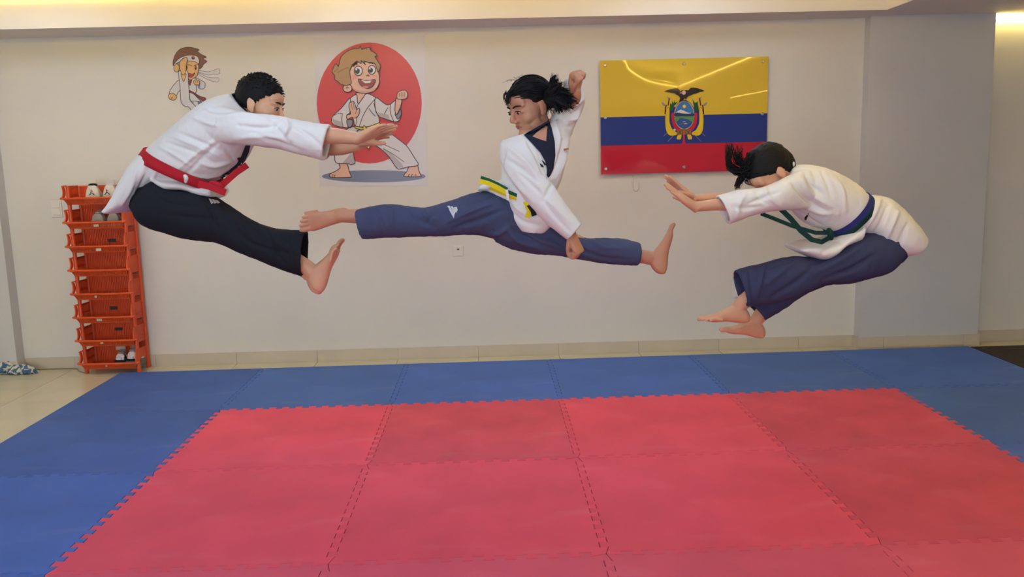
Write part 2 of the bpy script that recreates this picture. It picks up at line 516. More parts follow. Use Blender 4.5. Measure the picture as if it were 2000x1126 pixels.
# LED strips of the coves
def strip(name, pts, z, label, m, w=.008, h=.009, outward=None):
    P = [Vector((p[0], p[1], z)) for p in pts]
    o = ribbon(P, Vector((0, 0, 1)), h, w).build(name, m)
    return tag(o, label, 'LED strip', 'LED strips in the ceiling coves')
edge = [Vector((p[0], p[1], 0)) for p in isl]
off = []
for i, p in enumerate(edge):
    t = (edge[min(i+1, len(edge)-1)]-edge[max(i-1, 0)]).normalized(); nrm = Vector((t.y, -t.x, 0))
    off.append(p - nrm*(-.008) if False else p + Vector((t.y, -t.x, 0))*.009)
inn = [p*2-q for p, q in zip(edge, off)]
inn = [p+(p-o)*9 for p, o in zip(edge, off)]
strip('led_strip', inn, ZC+.112, 'warm LED strip lying on top of the dropped ceiling island and shining up', M_LEDU, .014, .014)
strip('led_strip', off, ZC+.05, 'warm LED strip following the wavy edge of the dropped ceiling island', M_LED)
strip('led_strip', [(SX1-.01, SY0-.35), (SX1-.01, -5.4)], ZC+.05, 'straight warm LED strip along the right side of the ceiling tray', M_LED)
strip('led_strip', [(5.545, -7.564), (5.639, -6.732), (5.715, -6.04), (5.916, -6.05), (6.5, -6.08)], ZC-.006, 'short angled warm LED strip under the soffit towards the shop front', M_LED)
sl = ribbon([Vector((5.14, 1.212, ZC-.012)), Vector((XR-.05, 1.205, ZC-.012))], Vector((0, 0, 1)), .035, .014).build('led_strip', M_LEDW)
tag(sl, 'bright warm LED strip at the top of the recessed wall right of the pillar', 'LED strip', 'LED strips in the ceiling coves')

# added fascia washer: unseen strip to yellow the fascia, baffle to confine its light
struct('ceiling_added_baffle', MB().box((SX0, .70, 2.545), (SX1, .715, ZT)).box((SX0, .715, 2.545), (SX1, .835, 2.557)), M_CEIL)
strip('led_strip', [(SX0+.05, .80), (SX1-.03, .80)], 2.60, 'straight warm LED strip added out of view to brighten the fascia above the picture wall', M_LEDF, .012, .012)

# cool flush panels in the island; first row added to brighten the picture wall
def panel(x, y, z, m, label):
    e = empty('ceiling_panel_light', (x, y, z)); tag(e, label, 'ceiling light', 'flush ceiling panels')
    fr = MB(); s = .31
    fr.box((-s,-s,-.012), (s,-s+.018,0)); fr.box((-s,s-.018,-.012), (s,s,0)); fr.box((-s,-s,-.012), (-s+.018,s,0)); fr.box((s-.018,-s,-.012), (s,s,0))
    fr.build('frame', M_WHITE_PL, e)
    MB().box((-s+.018,-s+.018,-.008), (s-.018,s-.018,-.001)).build('diffuser', m, e)
for x, y, z, m, w in ((-1.2,.12,ZT,M_PANEL_ADD,'left one added to light the wall'), (.9,.12,ZT,M_PANEL_ADD,'middle one added to light the wall'), (2.9,.12,ZT,M_PANEL_ADD,'right one added to light the wall'),
                   (-1.1,-1.75,ZC,M_PANEL2,'left one above the red mats'), (.7,-1.75,ZC,M_PANEL2,'middle one above the red mats'), (2.3,-1.75,ZC,M_PANEL2,'right one above the red mats'),
                   (-1.1,-3.8,ZC,M_PANEL2,'left one above the camera'), (.7,-3.8,ZC,M_PANEL2,'middle one above the camera'), (2.3,-3.8,ZC,M_PANEL2,'right one above the camera')):
    panel(x, y, z, m, 'square cool white panel light in the ceiling, %s' % w)

# ================================================================== MATS
def jig(p, q, flip):
    """shared puzzle edge from p to q (unit length), teeth alternate to both sides"""
    p = Vector(p); q = Vector(q); d = q-p; n = Vector((-d.y, d.x, 0)); N = 12; a = .0155; out = [(p, 0)]
    pts = [p]
    m = .035; L = 1-2*m
    for k in range(N):
        s0 = m+L*k/N; w = L/N
        for f, o in ((.27,-a), (.20,a), (.80,a), (.73,-a)):
            pts.append(p+d*(s0+w*f)+n*o)
    return pts
MAT_Z = .025
edges = {}
def tile_edge(x0, y0, x1, y1, teeth):
    """points from (x0,y0) to (x1,y1), shared between neighbours"""
    if not teeth: return [Vector((x0, y0, 0))]
    key = tuple(sorted([(x0, y0), (x1, y1)]))
    a, b = key
    if key not in edges: edges[key] = jig((a[0], a[1], 0), (b[0], b[1], 0), False)+[Vector((b[0], b[1], 0))]
    P = edges[key]
    P = P if (x0, y0) == a else P[::-1]
    return P[:-1]
cells = {}
for i in range(-1, 5):
    for j in range(1, -3, -1):        # j: far edge y
        cells[(i, j)] = 'red' if (0 <= i <= 3 and j <= 0) else 'blue'
ROWS = {1: 'far row', 0: 'second row', -1: 'third row', -2: 'front row'}
ORD = ['leftmost', 'second from the left', 'third from the left', 'fourth from the left', 'fifth from the left', 'rightmost']
def mat_tile(i, j, col, m, label, group):
    x0, x1, y1, y0 = i, i+1, j, j-1
    has = lambda a, b: (a, b) in cells
    P = tile_edge(x0, y0, x1, y0, has(i, j-1)) + tile_edge(x1, y0, x1, y1, has(i+1, j)) + tile_edge(x1, y1, x0, y1, has(i, j+1)) + tile_edge(x0, y1, x0, y0, has(i-1, j))
    c = Vector((x0+.5, y0+.5, 0))
    dz = random.uniform(-.0006, .0006)
    Q = [(p-c)*.9977 for p in P]
    n = len(Q); tr = tessellate_polygon([Q])
    b = .0012
    v = [(q.x, q.y, 0) for q in Q]+[(q.x, q.y, MAT_Z-b+dz) for q in Q]+[(q.x*(1-b*2), q.y*(1-b*2), MAT_Z+dz) for q in Q]
    f = [tuple(k+2*n for k in t) for t in tr]
    for r in (0, 1): f += [(k+r*n, (k+1) % n+r*n, (k+1) % n+(r+1)*n, k+(r+1)*n) for k in range(n)]
    o = obj('puzzle_mat_tile', v, f, m)
    o.location = c
    bm = bmesh.new(); bm.from_mesh(o.data); bmesh.ops.recalc_face_normals(bm, faces=bm.faces); bm.to_mesh(o.data); bm.free()
    return tag(o, label, 'mat tile', group)
for (i, j), c in cells.items():
    if c == 'red':
        lab = 'red foam puzzle mat tile in the %s of red tiles, %s' % ({0: 'far row', -1: 'middle row', -2: 'front row'}[j], ['leftmost', 'second from the left', 'second from the right', 'rightmost'][i])
        mat_tile(i, j, c, {(1, 0): M_RED2, (3, 0): M_RED2, (3, -1): M_RED2, (1, -2): M_RED3, (2, -2): M_RED3, (0, -2): M_RED3, (3, -2): M_RED3}.get((i, j), M_RED), lab, 'red puzzle mat tiles')
    else:
        if j == 1: lab = 'blue foam puzzle mat tile in the row along the wall, %s' % ORD[i+1]
        else: lab = 'blue foam puzzle mat tile at the %s edge of the red area, %s' % ('left' if i < 0 else 'right', {0: 'far', -1: 'middle', -2: 'front'}[j]+' one')
        mat_tile(i, j, c, {(-1, 1): M_BLUE2, (0, 1): M_BLUE3, (3, 1): M_BLUE3, (4, 0): M_BLUE3, (-1, 0): M_BLUE2}.get((i, j), M_BLUE), lab, 'blue puzzle mat tiles')
for k, j in enumerate((1, 0)):
    o = MB().hexa([(5.012,j-1,0),(6.0,j-1,0),(6.0,j-.004,0),(5.012,j-.004,0),(5.014,j-.998,.022),(5.998,j-.998,.022),(5.998,j-.006,.022),(5.014,j-.006,.022)]).build('floor_mat', M_BLACK)
    tag(o, ('black rubber floor mat by the wall beyond the blue tiles', 'black rubber floor mat right of the blue tiles, nearer one')[k], 'mat', 'black floor mats')

# ================================================================== PEOPLE
def frame(f, up):
    f = Vector(f).normalized(); up = Vector(up); up = (up - f*up.dot(f)).normalized()
    x = f.cross(up)
    return Matrix((x, f, up)).transposed()      # columns x,f,up

def hand(mb, origin, d, n, thumb, curl=(.25, .2, .15), spread=.05, s=1.0, thumb_in=.5, tcurl=.3, wrist_back=.02):
    """palm and five fingers. d: finger direction, n: where the palm faces, thumb: side of the thumb"""
    d = Vector(d).normalized(); n = Vector(n); n = (n-d*n.dot(d)).normalized()
    sd = d.cross(n)
    if sd.dot(Vector(thumb)) < 0: sd = -sd
    O = Vector(origin)
    P = lambda a, b, c: O + d*(a*s) + sd*(b*s) + n*(c*s)
    def oval(a, b, w, t, c=0):
        return [P(a, b + w*spow(math.cos(k*math.pi/8), .8), c + t*spow(math.sin(k*math.pi/8), .8)) for k in range(16)]
    S = crom([(-wrist_back,0,.026,.021,0), (.012,.001,.029,.0205,0), (.04,.002,.038,.019,.002), (.07,.001,.0415,.016,.002), (.092,0,.039,.0125,0), (.1,0,.034,.009,0)], 3)
    mb.rings([oval(a, b, w, t, c) for a, b, w, t, c in S])
    for k, (b, L, r, a0) in enumerate(((.0295, .072, .0088, .088), (.0098, .08, .009, .093), (-.0105, .074, .0086, .09), (-.0295, .058, .0076, .082))):
        ang = (1.5-k)*spread; q = P(a0, b, 0); dirv = (d*math.cos(ang)+sd*math.sin(ang)).normalized()
        pts = [P(a0-.03, b*.9, 0), q]; rr = [r*s*1.1, r*s*1.12]; acc = 0
        for seg, (frac, c) in enumerate(zip((.46, .31, .23), curl)):
            acc += c*(1+.12*(k-1))
            v = dirv*math.cos(acc)+n*math.sin(acc)
            q = q+v*(L*frac*s); pts.append(q); rr.append(r*s*(1.0, .92, .78)[seg])
        mb.capsule(pts, rr, 10, sub=3)
    if curl[0] > 1: mb.capsule([P(.086, -.026, .020), P(.09, 0, .022), P(.088, .026, .020)], [.0155*s, .018*s, .016*s], 12)
    # thumb leaves the side of the palm near its base
    a = .75*(1-thumb_in)+.18
    v1 = (d*math.cos(a)+sd*math.sin(a)+n*(.25+.5*thumb_in)).normalized()
    p0 = P(.012, .018, .004); p1 = p0+v1*(.042*s)
    v2 = (v1 - sd*tcurl + n*tcurl*.4 + d*.25).normalized(); p2 = p1+v2*(.032*s)
    v3 = (v2 - sd*tcurl*.8 + d*.1).normalized(); p3 = p2+v3*(.024*s)
    mb.capsule([p0, p1, p2, p3], [.0155*s, .0125*s, .0105*s, .0085*s], 10)
    return P

def foot(mb, ankle, t, sole, s=1.0, big=None, curl=.15):
    """t: heel to toe, sole: where the sole faces, big: side of the big toe"""
    t = Vector(t).normalized(); n = Vector(sole); n = (n-t*n.dot(t)).normalized()
    sd = t.cross(n)
    if big is not None and sd.dot(Vector(big)) < 0: sd = -sd
    O = Vector(ankle)+n*(.078*s)          # point under the ankle on the sole
    P = lambda a, b, h: O+t*(a*s)+sd*(b*s)-n*(h*s)
    def ring(a, b, w, h0, h1):
        c = (h0+h1)/2; e = (h1-h0)/2
        return [P(a, b+w*spow(math.cos(k*math.pi/10), .85), c+e*spow(math.sin(k*math.pi/10), .85)) for k in range(20)]
    S = crom([(-.068,0,.010,.018,.036), (-.062,0,.022,.006,.055), (-.045,0,.030,.001,.075), (-.02,0,.033,.0,.092), (.01,0,.034,.003,.094), (.045,.003,.036,.006,.078), (.08,.006,.041,.004,.058), (.11,.007,.046,.001,.044), (.132,.006,.047,.001,.036), (.146,.004,.044,.003,.031)], 3)
    mb.rings([ring(*r) for r in S])
    for b, L, r, a0 in ((.037, .054, .0130, .134), (.0135, .056, .0082, .136), (-.0055, .052, .0078, .132), (-.0235, .046, .0074, .125), (-.0405, .040, .0074, .115)):
        p0 = P(a0-.025, b*.95, .016); p1 = P(a0+L*.35, b, .021); p2 = P(a0+L*.72, b, .017); p3 = P(a0+L*.92, b, .011)
        mb.capsule([p0, p1, p2, p3], [r*s*.95, r*s*.98, r*s, r*s*.85], 10)
    return P

HEAD_PARTS = None
def head(mb, O, Rm, s=1.0, soft=False):
    P = lambda x, y, z: O+Rm@Vector((x*s, y*s, z*s))
    E = lambda c, r: mb.ellipsoid(P(*c), [q*s for q in r], 20, 14, Rm)
    E((0,-.014,.034), (.074,.096,.088)); E((0,.032,-.008), (.064,.062,.078)); E((0,.028,-.058), (.052,.056,.044))
    E((0,.070,-.088), (.024,.022,.019)); E((0,.045,-.082), (.038,.035,.022))
    for q in (-1, 1):
        if soft: E((q*.036,.052,-.026), (.028,.030,.028)); E((q*.030,.070,.030), (.028,.014,.012))
        else: E((q*.041,.056,-.022), (.026,.028,.022)); E((q*.033,.076,.024), (.027,.015,.009))
        E((q*.012,.098,-.029), (.0085,.010,.008))
        E((q*.044,.03,-.06), (.018,.03,.025))
        E((q*.031,.0785,.006), (.0165,.0135,.0105))        # closed lid volume
        E((q*.0765,-.008,-.002), (.007,.019,.031)); E((q*.079,-.016,.006), (.006,.012,.02)); E((q*.074,.0,-.026), (.006,.010,.012))
    E((0,.066,.045), (.056,.028,.034))
    mb.capsule([P(0,.089,.02), P(0,.101,-.004), P(0,.110,-.022)], [.0075*s, .0085*s, .0115*s], 10)
    k = .004 if soft else 0
    mb.ellipsoid(P(0,.0885-k,-.0515), (.022*s,.0115*s,.0058*s), 16, 8, Rm); mb.ellipsoid(P(0,.0862-k,-.0615), (.0175*s,.0115*s,.0066*s), 16, 8, Rm)
    return P

def finish_person(name, mb, P, skin, label, voxel=.0036, smooth=2):
    me = remesh(mb, voxel, smooth, .5)
    o = mesh_obj(name, me, [skin, M_LIP])
    # lips
    c = P(0, .092, -.056)
    inv = None
    co, _ = get_np(me)
    pc = np.empty(len(me.polygons)*3); me.polygons.foreach_get('center', pc); pc = pc.reshape(-1, 3)
    ax = np.array(P(1, 0, 0)-P(0, 0, 0)); ax /= np.linalg.norm(ax); az = np.array(P(0, 0, 1)-P(0, 0, 0)); az /= np.linalg.norm(az); ay = np.array(P(0, 1, 0)-P(0, 0, 0)); ay /= np.linalg.norm(ay)
    d = pc-np.array(c); x = d@ax; z = d@az; y = d@ay
    mi = ((x/.0195)**2+((z-.001)/.0085)**2 < 1) & (np.abs(y) < .025)
    me.polygons.foreach_set('material_index', mi.astype(np.int32)); me.update()
    tag(o, label, 'person')
    return o

def add_eyes(P, parent, s=1.0):
    for q in (-1, 1):
        c = P(q*.031, .0835, .0045)
        e = MB().ellipsoid(c, (.0105*s, .0105*s, .0046*s), 14, 10, frame(P(0,1,0)-P(0,0,0), P(0,0,1)-P(0,0,0))).build('eye', M_EYEW, parent, True)
        f = (P(0, 1, 0)-P(0, 0, 0)).normalized(); dn = (P(0, 0, -1)-P(0, 0, 0)).normalized()
        MB().ellipsoid(c+f*.0075*s+dn*.002, (.0058*s, .0058*s, .0052*s), 12, 8).build('iris', M_EYED, e, True)

def brows(mb, P, s=1.0):
    for q in (-1, 1):
        mb.tube([P(q*.012,.0965,.026), P(q*.028,.0945,.0325), P(q*.048,.079,.029)], [.003*s, .0038*s, .002*s], 6, sub=3)
        mb.tube([P(q*.016,.094,.0085), P(q*.031,.0965,.0125), P(q*.046,.084,.006)], [.0014*s, .002*s, .0014*s], 6, sub=3)

def scalp(mb, P, hairline, lift, n=56, m=40, zmin=-.09):
    """hair mass over the skull: closed shell with its own thickness"""
    rows = []; 
    for i in range(m+1):
        th = math.pi*.9*i/m
        row = []
        for k in range(n):
            ph = 2*math.pi*k/n
            dx, dy, dz = math.sin(th)*math.cos(ph), math.sin(th)*math.sin(ph), math.cos(th)
            h = hairline(dx, dy, dz)
            l = lift(dx, dy, dz)*max(0.0, min(1.0, h))
            r = 1.0
            base = Vector((.074*dx, -.014+.096*dy, .030+.092*dz)) if h > 0 else Vector((.060*dx, -.014+.080*dy, .030+.078*dz))
            base = base + Vector((dx, dy, dz))*l
            row.append(P(*base))
        rows.append(row)
    mb.rings(rows)

def strand(mb, pts, r0=.0025, r1=.0006, n=5, sub=4):
    rr = [r0+(r1-r0)*i/(len(pts)-1) for i in range(len(pts))]
    mb.tube(pts, rr, n, sub=sub)

def combed(mb, P, tie, hl, n, l0=.011, r=.0022):
    """strands combed over the skull towards the tie"""
    R_ = random.Random(5); T = Vector((tie.x/.074, (tie.y+.014)/.096, (tie.z-.03)/.092)).normalized()
    k = 0
    while k < n:
        d = Vector((R_.gauss(0, 1), R_.gauss(0, 1), R_.gauss(0, 1))).normalized()
        if hl(*d) < .3 or d.dot(T) > .85: continue
        k += 1; pts = []; ok = True
        for q in range(7):
            e = d.lerp(T, q/6*.97)
            e = (e.normalized() if e.length > 1e-3 else T)
            if hl(*e) < .12: ok = False
            l = l0+.0016*math.sin(q*1.3+k)
            pts.append(P(*(Vector((.074*e.x, -.014+.096*e.y, .030+.092*e.z))+e*l)))
        if ok: strand(mb, pts, r, r*.7, 4, 2)

rnd = random.Random(11)
J = lambda a: rnd.uniform(-a, a)

# ------------------------------------------------------------------ man on the left, red belt
C1 = Crop(200, 120, 2.3966)
YM = -.85
g = lambda x, y, dy=0.0: C1.at(x, y, YM+dy)
b = MB()
hO = g(738, 203); hR = frame((.955, -.14, -.30), (.30, -.05, .95))
P1 = head(b, hO, hR, 1.04)
b.capsule([P1(0,-.015,-.02), P1(0,-.03,-.08), g(640,235), g(590,270)], [.055,.056,.062,.07], 18)
b.capsule([g(590,275), g(500,330), g(400,430), g(310,520), g(255,600)], [.09,.115,.12,.105,.085], 20)          # trunk
for q, Z in ((-1, -.02), (1, .02)):
    sh = g(570,285,q*.15)
    if q < 0: pts = [g(520,300,-.08), sh, g(860,345,-.2), g(1065,347,-.19), g(1190,360,-.19)]
    else: pts = [g(520,300,.08), sh, g(860,360,.14), g(1075,405,.08), g(1195,392,.05)]
    b.capsule(pts, [.06,.056,.042,.037,.027], 16)
hand(b, g(1196,360,-.19), (.93,-.05,.36), (.30,-.35,-.85), (0,1,.3), curl=(.06,.12,.12), spread=.09, s=1.04, thumb_in=.55)
hand(b, g(1200,391,.05), (.91,-.1,.40), (.30,-.35,-.85), (0,-1,.3), curl=(.10,.15,.12), spread=.07, s=1.02, thumb_in=.6)
for q in (-1, 1):
    dy = q*.095; dx, dyy = (0, 0) if q < 0 else (-8, 14)
    b.capsule([g(265,640,dy*.8), g(330,690,dy), g(640,800,dy), g(800,880,dy), g(948+dx,958+dyy,dy), g(978+dx,982+dyy,dy)], [.07,.072,.05,.048,.037,.036], 18)
    foot(b, g(984+dx,990+dyy,dy), (.40,0,.92), (.92,-.05,-.40), 1.03, big=(0,-q,0))
man = finish_person('person', b, P1, M_SKIN1, 'person in white jacket, black trousers and red belt leaping with arms stretched forward')
add_eyes(P1, man, 1.04)
# hair: short, spiky on top
b = MB()
def hl(dx, dy, dz):
    lim = .18 if dy > .62 else (.18-(.62-dy)*1.25 if dy > .1 else -.62)
    if .05 < dy < .45: lim = max(lim, -.30)
    return 0 if dz < lim-.0 else min(1, (dz-lim)*6+.4)
scalp(b, P1, hl, lambda dx, dy, dz: .008+.003*max(0, dz)+.004*noise.noise(Vector((dx*9, dy*9, dz*9))))
for i in range(420):
    th = rnd.uniform(0, 1.25); ph = rnd.uniform(0, 2*math.pi)
    dx, dy, dz = math.sin(th)*math.cos(ph), math.sin(th)*math.sin(ph), math.cos(th)
    if hl(dx, dy, dz) < .5: continue
    p = Vector((.079*dx, -.014+.101*dy, .031+.094*dz)); dirv = Vector((dx*1.0+J(.3), dy+.25+J(.3), dz+J(.3))).normalized()
    L = .008+.006*max(0, dz)+.005*rnd.random()
    strand(b, [P1(*(p)), P1(*(p+dirv*L*.6)), P1(*(p+dirv*L+Vector((0,.004,-.001))))], .0034, .0008, 4, 2)
brows(b, P1, 1.04)
b.build('hair', M_HAIR, man, True)
# trousers
b = MB()
for q in (-1, 1):
    dy = q*.092; o = 0 if q < 0 else 6
    loft(b, C1, [(330,520,190,600,dy*.8,.09), (305,555,150,680,dy*.9,.105), (345,585,190,762,dy,.115), (420,598,310,806,dy,.112), (500,618,420,834,dy,.108), (580,668,530,846,dy,.10), (690,738,650,893,dy,.092), (790,779,770,944,dy,.086), (875,788,862,980,dy,.084), (952,792+o,940,1001+o,dy,.082)], YM, 5, 30, hollow=.10)
b.ellipsoid(g(255,650), (.115,.165,.11), 20, 14)
me = remesh(b, .0055, 3)
folds(me, [([(330,620),(450,640),(560,690)],9,.006), ([(300,720),(420,730),(560,740)],10,-.006), ([(480,650),(520,720),(540,800)],8,-.007), ([(560,690),(640,760),(700,880)],9,.006), ([(640,790),(700,850),(860,900)],8,-.007), ([(780,785),(820,850),(930,900)],9,.007), ([(780,800),(800,880),(870,960)],8,-.008), ([(700,760),(770,840),(780,900)],8,-.006), ([(230,600),(300,660),(420,680)],8,-.005), ([(860,800),(880,880),(900,960)],7,.006)], C1, .003, 12)
tr = mesh_obj('trousers', me, M_BLACKC, man); bt = bvh_of(me)
for k in range(3):
    x = 497+k*15; y = 640+k*3
    decal(bt, C1, [(x,y+k*1),(x+12,y+3),(x+24,y+22-k*4),(x+13,y+26-k*4)], M_LOGO, 'logo_stripe', tr, .0025, 1)
# jacket
b = MB()
loft(b, C1, [(600,150,700,245,0,.085), (545,166,722,300,0,.155), (490,190,715,345,0,.195), (430,232,697,395,0,.205), (350,300,655,470,0,.20), (275,362,590,530,0,.19), (210,420,500,568,0,.18)], YM, 5, 34)
loft(b, C1, [(240,400,470,560,0,.182), (200,428,400,566,0,.183), (152,492,318,558,0,.182), (110,570,245,596,0,.176), (66,655,185,662,0,.168), (44,690,96,708,0,.160)], YM, 5, 34, hollow=.05)
loft(b, C1, [(290,520,300,572,0,.175), (345,540,345,606,0,.178), (425,552,425,604,0,.172), (500,568,510,640,0,.158), (548,580,556,636,0,.14)], YM, 5, 30)
loft(b, C1, [(460,240,410,380,-.07,.11), (540,205,500,376,-.12,.09), (610,222,580,384,-.16,.085), (690,240,670,391,-.185,.086), (830,256,806,407,-.195,.084), (950,279,928,437,-.19,.084), (1068,296,1035,462,-.185,.083)], YM, 5, 28, hollow=.14)
loft(b, C1, [(560,220,510,380,.13,.07), (690,250,670,385,.165,.08), (830,270,806,405,.15,.08), (950,300,930,432,.11,.078), (1094,336,1050,458,.06,.075)], YM, 5, 28, hollow=.14)
me = remesh(b, .0052, 3)
folds(me, [([(350,330),(470,380),(560,420)],7,-.008), ([(330,350),(450,400),(540,440)],6,.006), ([(300,380),(420,420),(520,470)],7,-.007), ([(270,400),(360,450),(420,490)],6,.007), ([(520,375),(430,440),(360,500)],8,.010), ([(540,385),(470,450),(400,520)],8,-.009), ([(530,270),(522,320),(518,372)],4,-.006), ([(560,260),(660,250),(770,265)],9,.008), ([(640,300),(760,310),(850,280)],9,-.010), ([(850,262),(870,310),(850,345)],8,.012), ([(780,265),(830,330),(880,385)],8,-.011), ([(620,360),(740,350),(880,365)],10,.008), ([(900,300),(960,340),(1030,400)],9,-.009), ([(700,330),(800,370),(940,420)],9,-.008), ([(560,400),(600,440),(620,480)],8,-.008), ([(440,470),(520,490),(600,470)],8,.008), ([(400,530),(480,540),(560,530)],6,.008), ([(160,500),(140,580),(90,670)],7,.008), ([(220,470),(190,560),(150,650)],8,-.009), ([(260,480),(240,540),(210,590)],7,.007), ([(470,210),(520,230),(600,235)],8,-.008), ([(420,260),(500,290),(540,300)],8,.008)], C1, .003, 13)
jk = mesh_obj('dobok_jacket', me, M_DOBOK, man); bj = bvh_of(me)
decal(bj, C1, [(604,151),(625,146),(648,162),(690,215),(700,238),(672,232),(640,205),(618,175)], M_NAVY, 'collar', jk, .006, 3)
decal(bj, C1, [(672,388),(693,390),(686,425),(668,465),(640,497),(600,528),(560,547),(548,540),(590,512),(628,480),(652,440)], M_NAVY, 'lapel', jk, .004, 3)
decal(bj, C1, [(630,452),(642,448),(650,458),(636,464)], M_LOGOK, 'chest_print', jk, .003, 1)
b = MB(); b.capsule([g(384,530,-.185), g(392,545,-.192), g(390,562,-.185)], [.008,.010,.007], 10); b.build('tie_knot', M_DOBOK, jk, True)
# belt
def belt(crop, Y, up, lo, d, mats, name, parent, dy=0.0, off=.006):
    """up / lo: traced ends of the upper and lower edge of the belt ring"""
    mb = MB(); n = 48; rings = []
    def ring(e, k):
        p1 = crop.at(e[0], e[1], Y+dy); p2 = crop.at(e[2], e[3], Y+dy); c = (p1+p2)/2; a = (p1-p2)/2
        a = a*(1+k/a.length)
        return [c+a*spow(math.cos(t), .85)+Vector((0, d+k, 0))*spow(math.sin(t), .85) for t in [2*math.pi*j/n for j in range(n)]]
    mid = [(x+y)/2 for x, y in zip(up, lo)]
    R = [ring(up, off), ring(mid, off), ring(lo, off), ring(lo, -.006), ring(mid, -.006), ring(up, -.006), ring(up, off)]
    mb.rings(R, caps=False); 
    if len(mats) > 1: mb.m = [0 if (i//n) in (0, 5) else 1 for i in range(len(mb.f))]
    return mb.build(name, mats, parent, True)
bl = belt(C1, YM, (222,404,560,570), (190,448,540,606), .194, [M_REDBELT], 'belt', man, off=.008)
rb = ribbon([g(450,573,-.19), g(500,584,-.20), g(545,602,-.20), g(578,614,-.19)], Vector((.1,0,1)), .030, .006); rb.build('belt_tail', M_REDBELT, bl)
rb = ribbon([g(545,592,-.17), g(580,560,-.15), g(625,520,-.13), g(678,484,-.12)], Vector((.35,.2,1)), .028, .006); rb.build('belt_tail', M_REDBELT, bl)
b = MB(); b.capsule([g(512,570,-.165), g(545,585,-.175), g(556,602,-.165)], [.014,.021,.015], 12); b.build('belt_knot', M_REDBELT, bl, True)

# ------------------------------------------------------------------ girl in the middle, green and yellow belt
C2 = Crop(600, 120, 2.5595)
YG = -.98
g = lambda x, y, dy=0.0: C2.at(x, y, YG+dy)
b = MB()
hO = g(1118,232); hR = frame((-.80, -.52, -.30), (-.16, -.10, .97))
P2 = head(b, hO, hR, 1.06, True)
b.capsule([P2(0,-.02,-.02), P2(0,-.02,-.09), g(1165,345), g(1165,400)], [.048,.047,.055,.06], 18)
b.capsule([g(1165,395), g(1130,480), g(1090,600), g(1030,720), g(1000,790)], [.085,.10,.09,.105,.10], 20)
b.capsule([g(1110,440), g(1062,462,-.05), g(1150,640,-.13), g(1300,840,-.16), g(1322,868,-.165)], [.045,.043,.036,.028,.024], 14)
hand(b, g(1320,866,-.165), (.42,-.10,-.90), (-.75,.55,-.3), (-.3,-1,0), curl=(1.25,1.55,1.0), spread=.0, s=.92, thumb_in=.8, tcurl=.5)
b.capsule([g(1190,400), g(1268,300,.02), g(1310,235,-.02), g(1335,180,-.10), g(1340,150,-.13)], [.05,.046,.036,.030,.025], 14)
hand(b, g(1338,150,-.13), (.02,-.45,.85), (.55,-.75,-.35), (-1,-.2,.2), curl=(1.35,1.6,1.0), spread=.0, s=.92, thumb_in=.85, tcurl=.5)
b.capsule([g(1000,760), g(900,775), g(600,795,-.02), g(300,775,-.04), g(190,772,-.05), g(165,770,-.05)], [.09,.085,.055,.036,.030,.031], 18)
foot(b, g(168,775,-.05), (-.80,-.58,-.14), (-.55,.82,.10), .92, big=(.1,0,-1))
b.capsule([g(1000,790), g(1120,820), g(1380,932,-.02), g(1600,965,-.02), g(1680,975,-.02), g(1715,982,-.02)], [.085,.072,.046,.036,.032,.032], 18)
foot(b, g(1728,985,-.02), (.22,.30,.93), (.97,-.02,-.22), .92, big=(0,-1,0))
girl = finish_person('person', b, P2, M_SKIN2, 'person in blue trousers and green and yellow belt doing a flying split')
add_eyes(P2, girl, 1.06)
b = MB()
def hl2(dx, dy, dz):
    lim = .36-.22*abs(dx) if dy > .70 else (.26-(.70-dy)*1.0 if dy > .05 else -.62)
    if -.35 < dy < .25 and dz < -.05: lim = max(lim, -.12)
    return 0 if dz < lim else min(1, (dz-lim)*5+.35)
scalp(b, P2, hl2, lambda dx, dy, dz: .007+.002*max(0, dz)+.003*noise.noise(Vector((dx*7, dy*7, dz*7))))
combed(b, P2, (hR.transposed() @ (g(1186,190,.02)-hO))/1.06, hl2, 170)
for i in range(22):                                   # loose strands at the brow
    x = rnd.uniform(-.01, .055)
    strand(b, [P2(x*.9,.072+J(.005),.094+J(.005)), P2(x,.090+J(.003),.076+J(.005)), P2(x*1.05+J(.004),.100-x*.30+J(.004),.060+J(.008)), P2(x*1.12+J(.006),.101-x*.42+J(.006),.044+J(.012))], .0022, .0006, 5, 3)
for i in range(9):                                   # flyaways on the crown
    x = J(.05); y = J(.05)
    strand(b, [P2(x,y,.125), P2(x+J(.02),y+.02+J(.02),.133+J(.005)), P2(x+J(.03),y+.04+J(.03),.137+J(.01))], .0010, .0004, 4, 3)
brows(b, P2, 1.06)
hr = b.build('hair', M_HAIR, girl, True)
b = MB(); root = g(1186,190,-.01)                      # ponytail swinging out behind the head
tips = [((1238,72),.9),((1248,92),.8),((1278,108),.8),((1262,112),.7),((1304,146),.9),((1334,172),1),((1344,198),1),((1330,232),1),((1302,246),1),((1272,252),1),((1250,250),.9),((1320,212),1),((1290,176),1)]
for i in range(44):                                   # thick locks
    (tx, ty), q = tips[i % len(tips)]
    e = g(tx+J(8), ty+J(8), -.15+J(.03)); m1 = g(1222+J(12), 172+J(26), -.07+J(.04)); m2 = m1.lerp(e, .55)+Vector((J(.008), J(.015), .006+J(.012)))
    mb_r = [.010, .013, .0085, .0012]; b.tube([root, m1, m2, e], mb_r, 7, sub=4)
for i in range(240):
    (tx, ty), q = tips[i % len(tips)]
    e = g(tx+J(20), ty+J(16), -.15+J(.04)); r0 = root+Vector((J(.012), J(.018), J(.018)))
    m1 = g(1225+J(18), 168+J(34), -.07+J(.045)); m2 = m1.lerp(e, .55)+Vector((J(.01), J(.02), .004+J(.016)))
    strand(b, [r0, m1, m2, e], .0020, .0005, 4, 3)
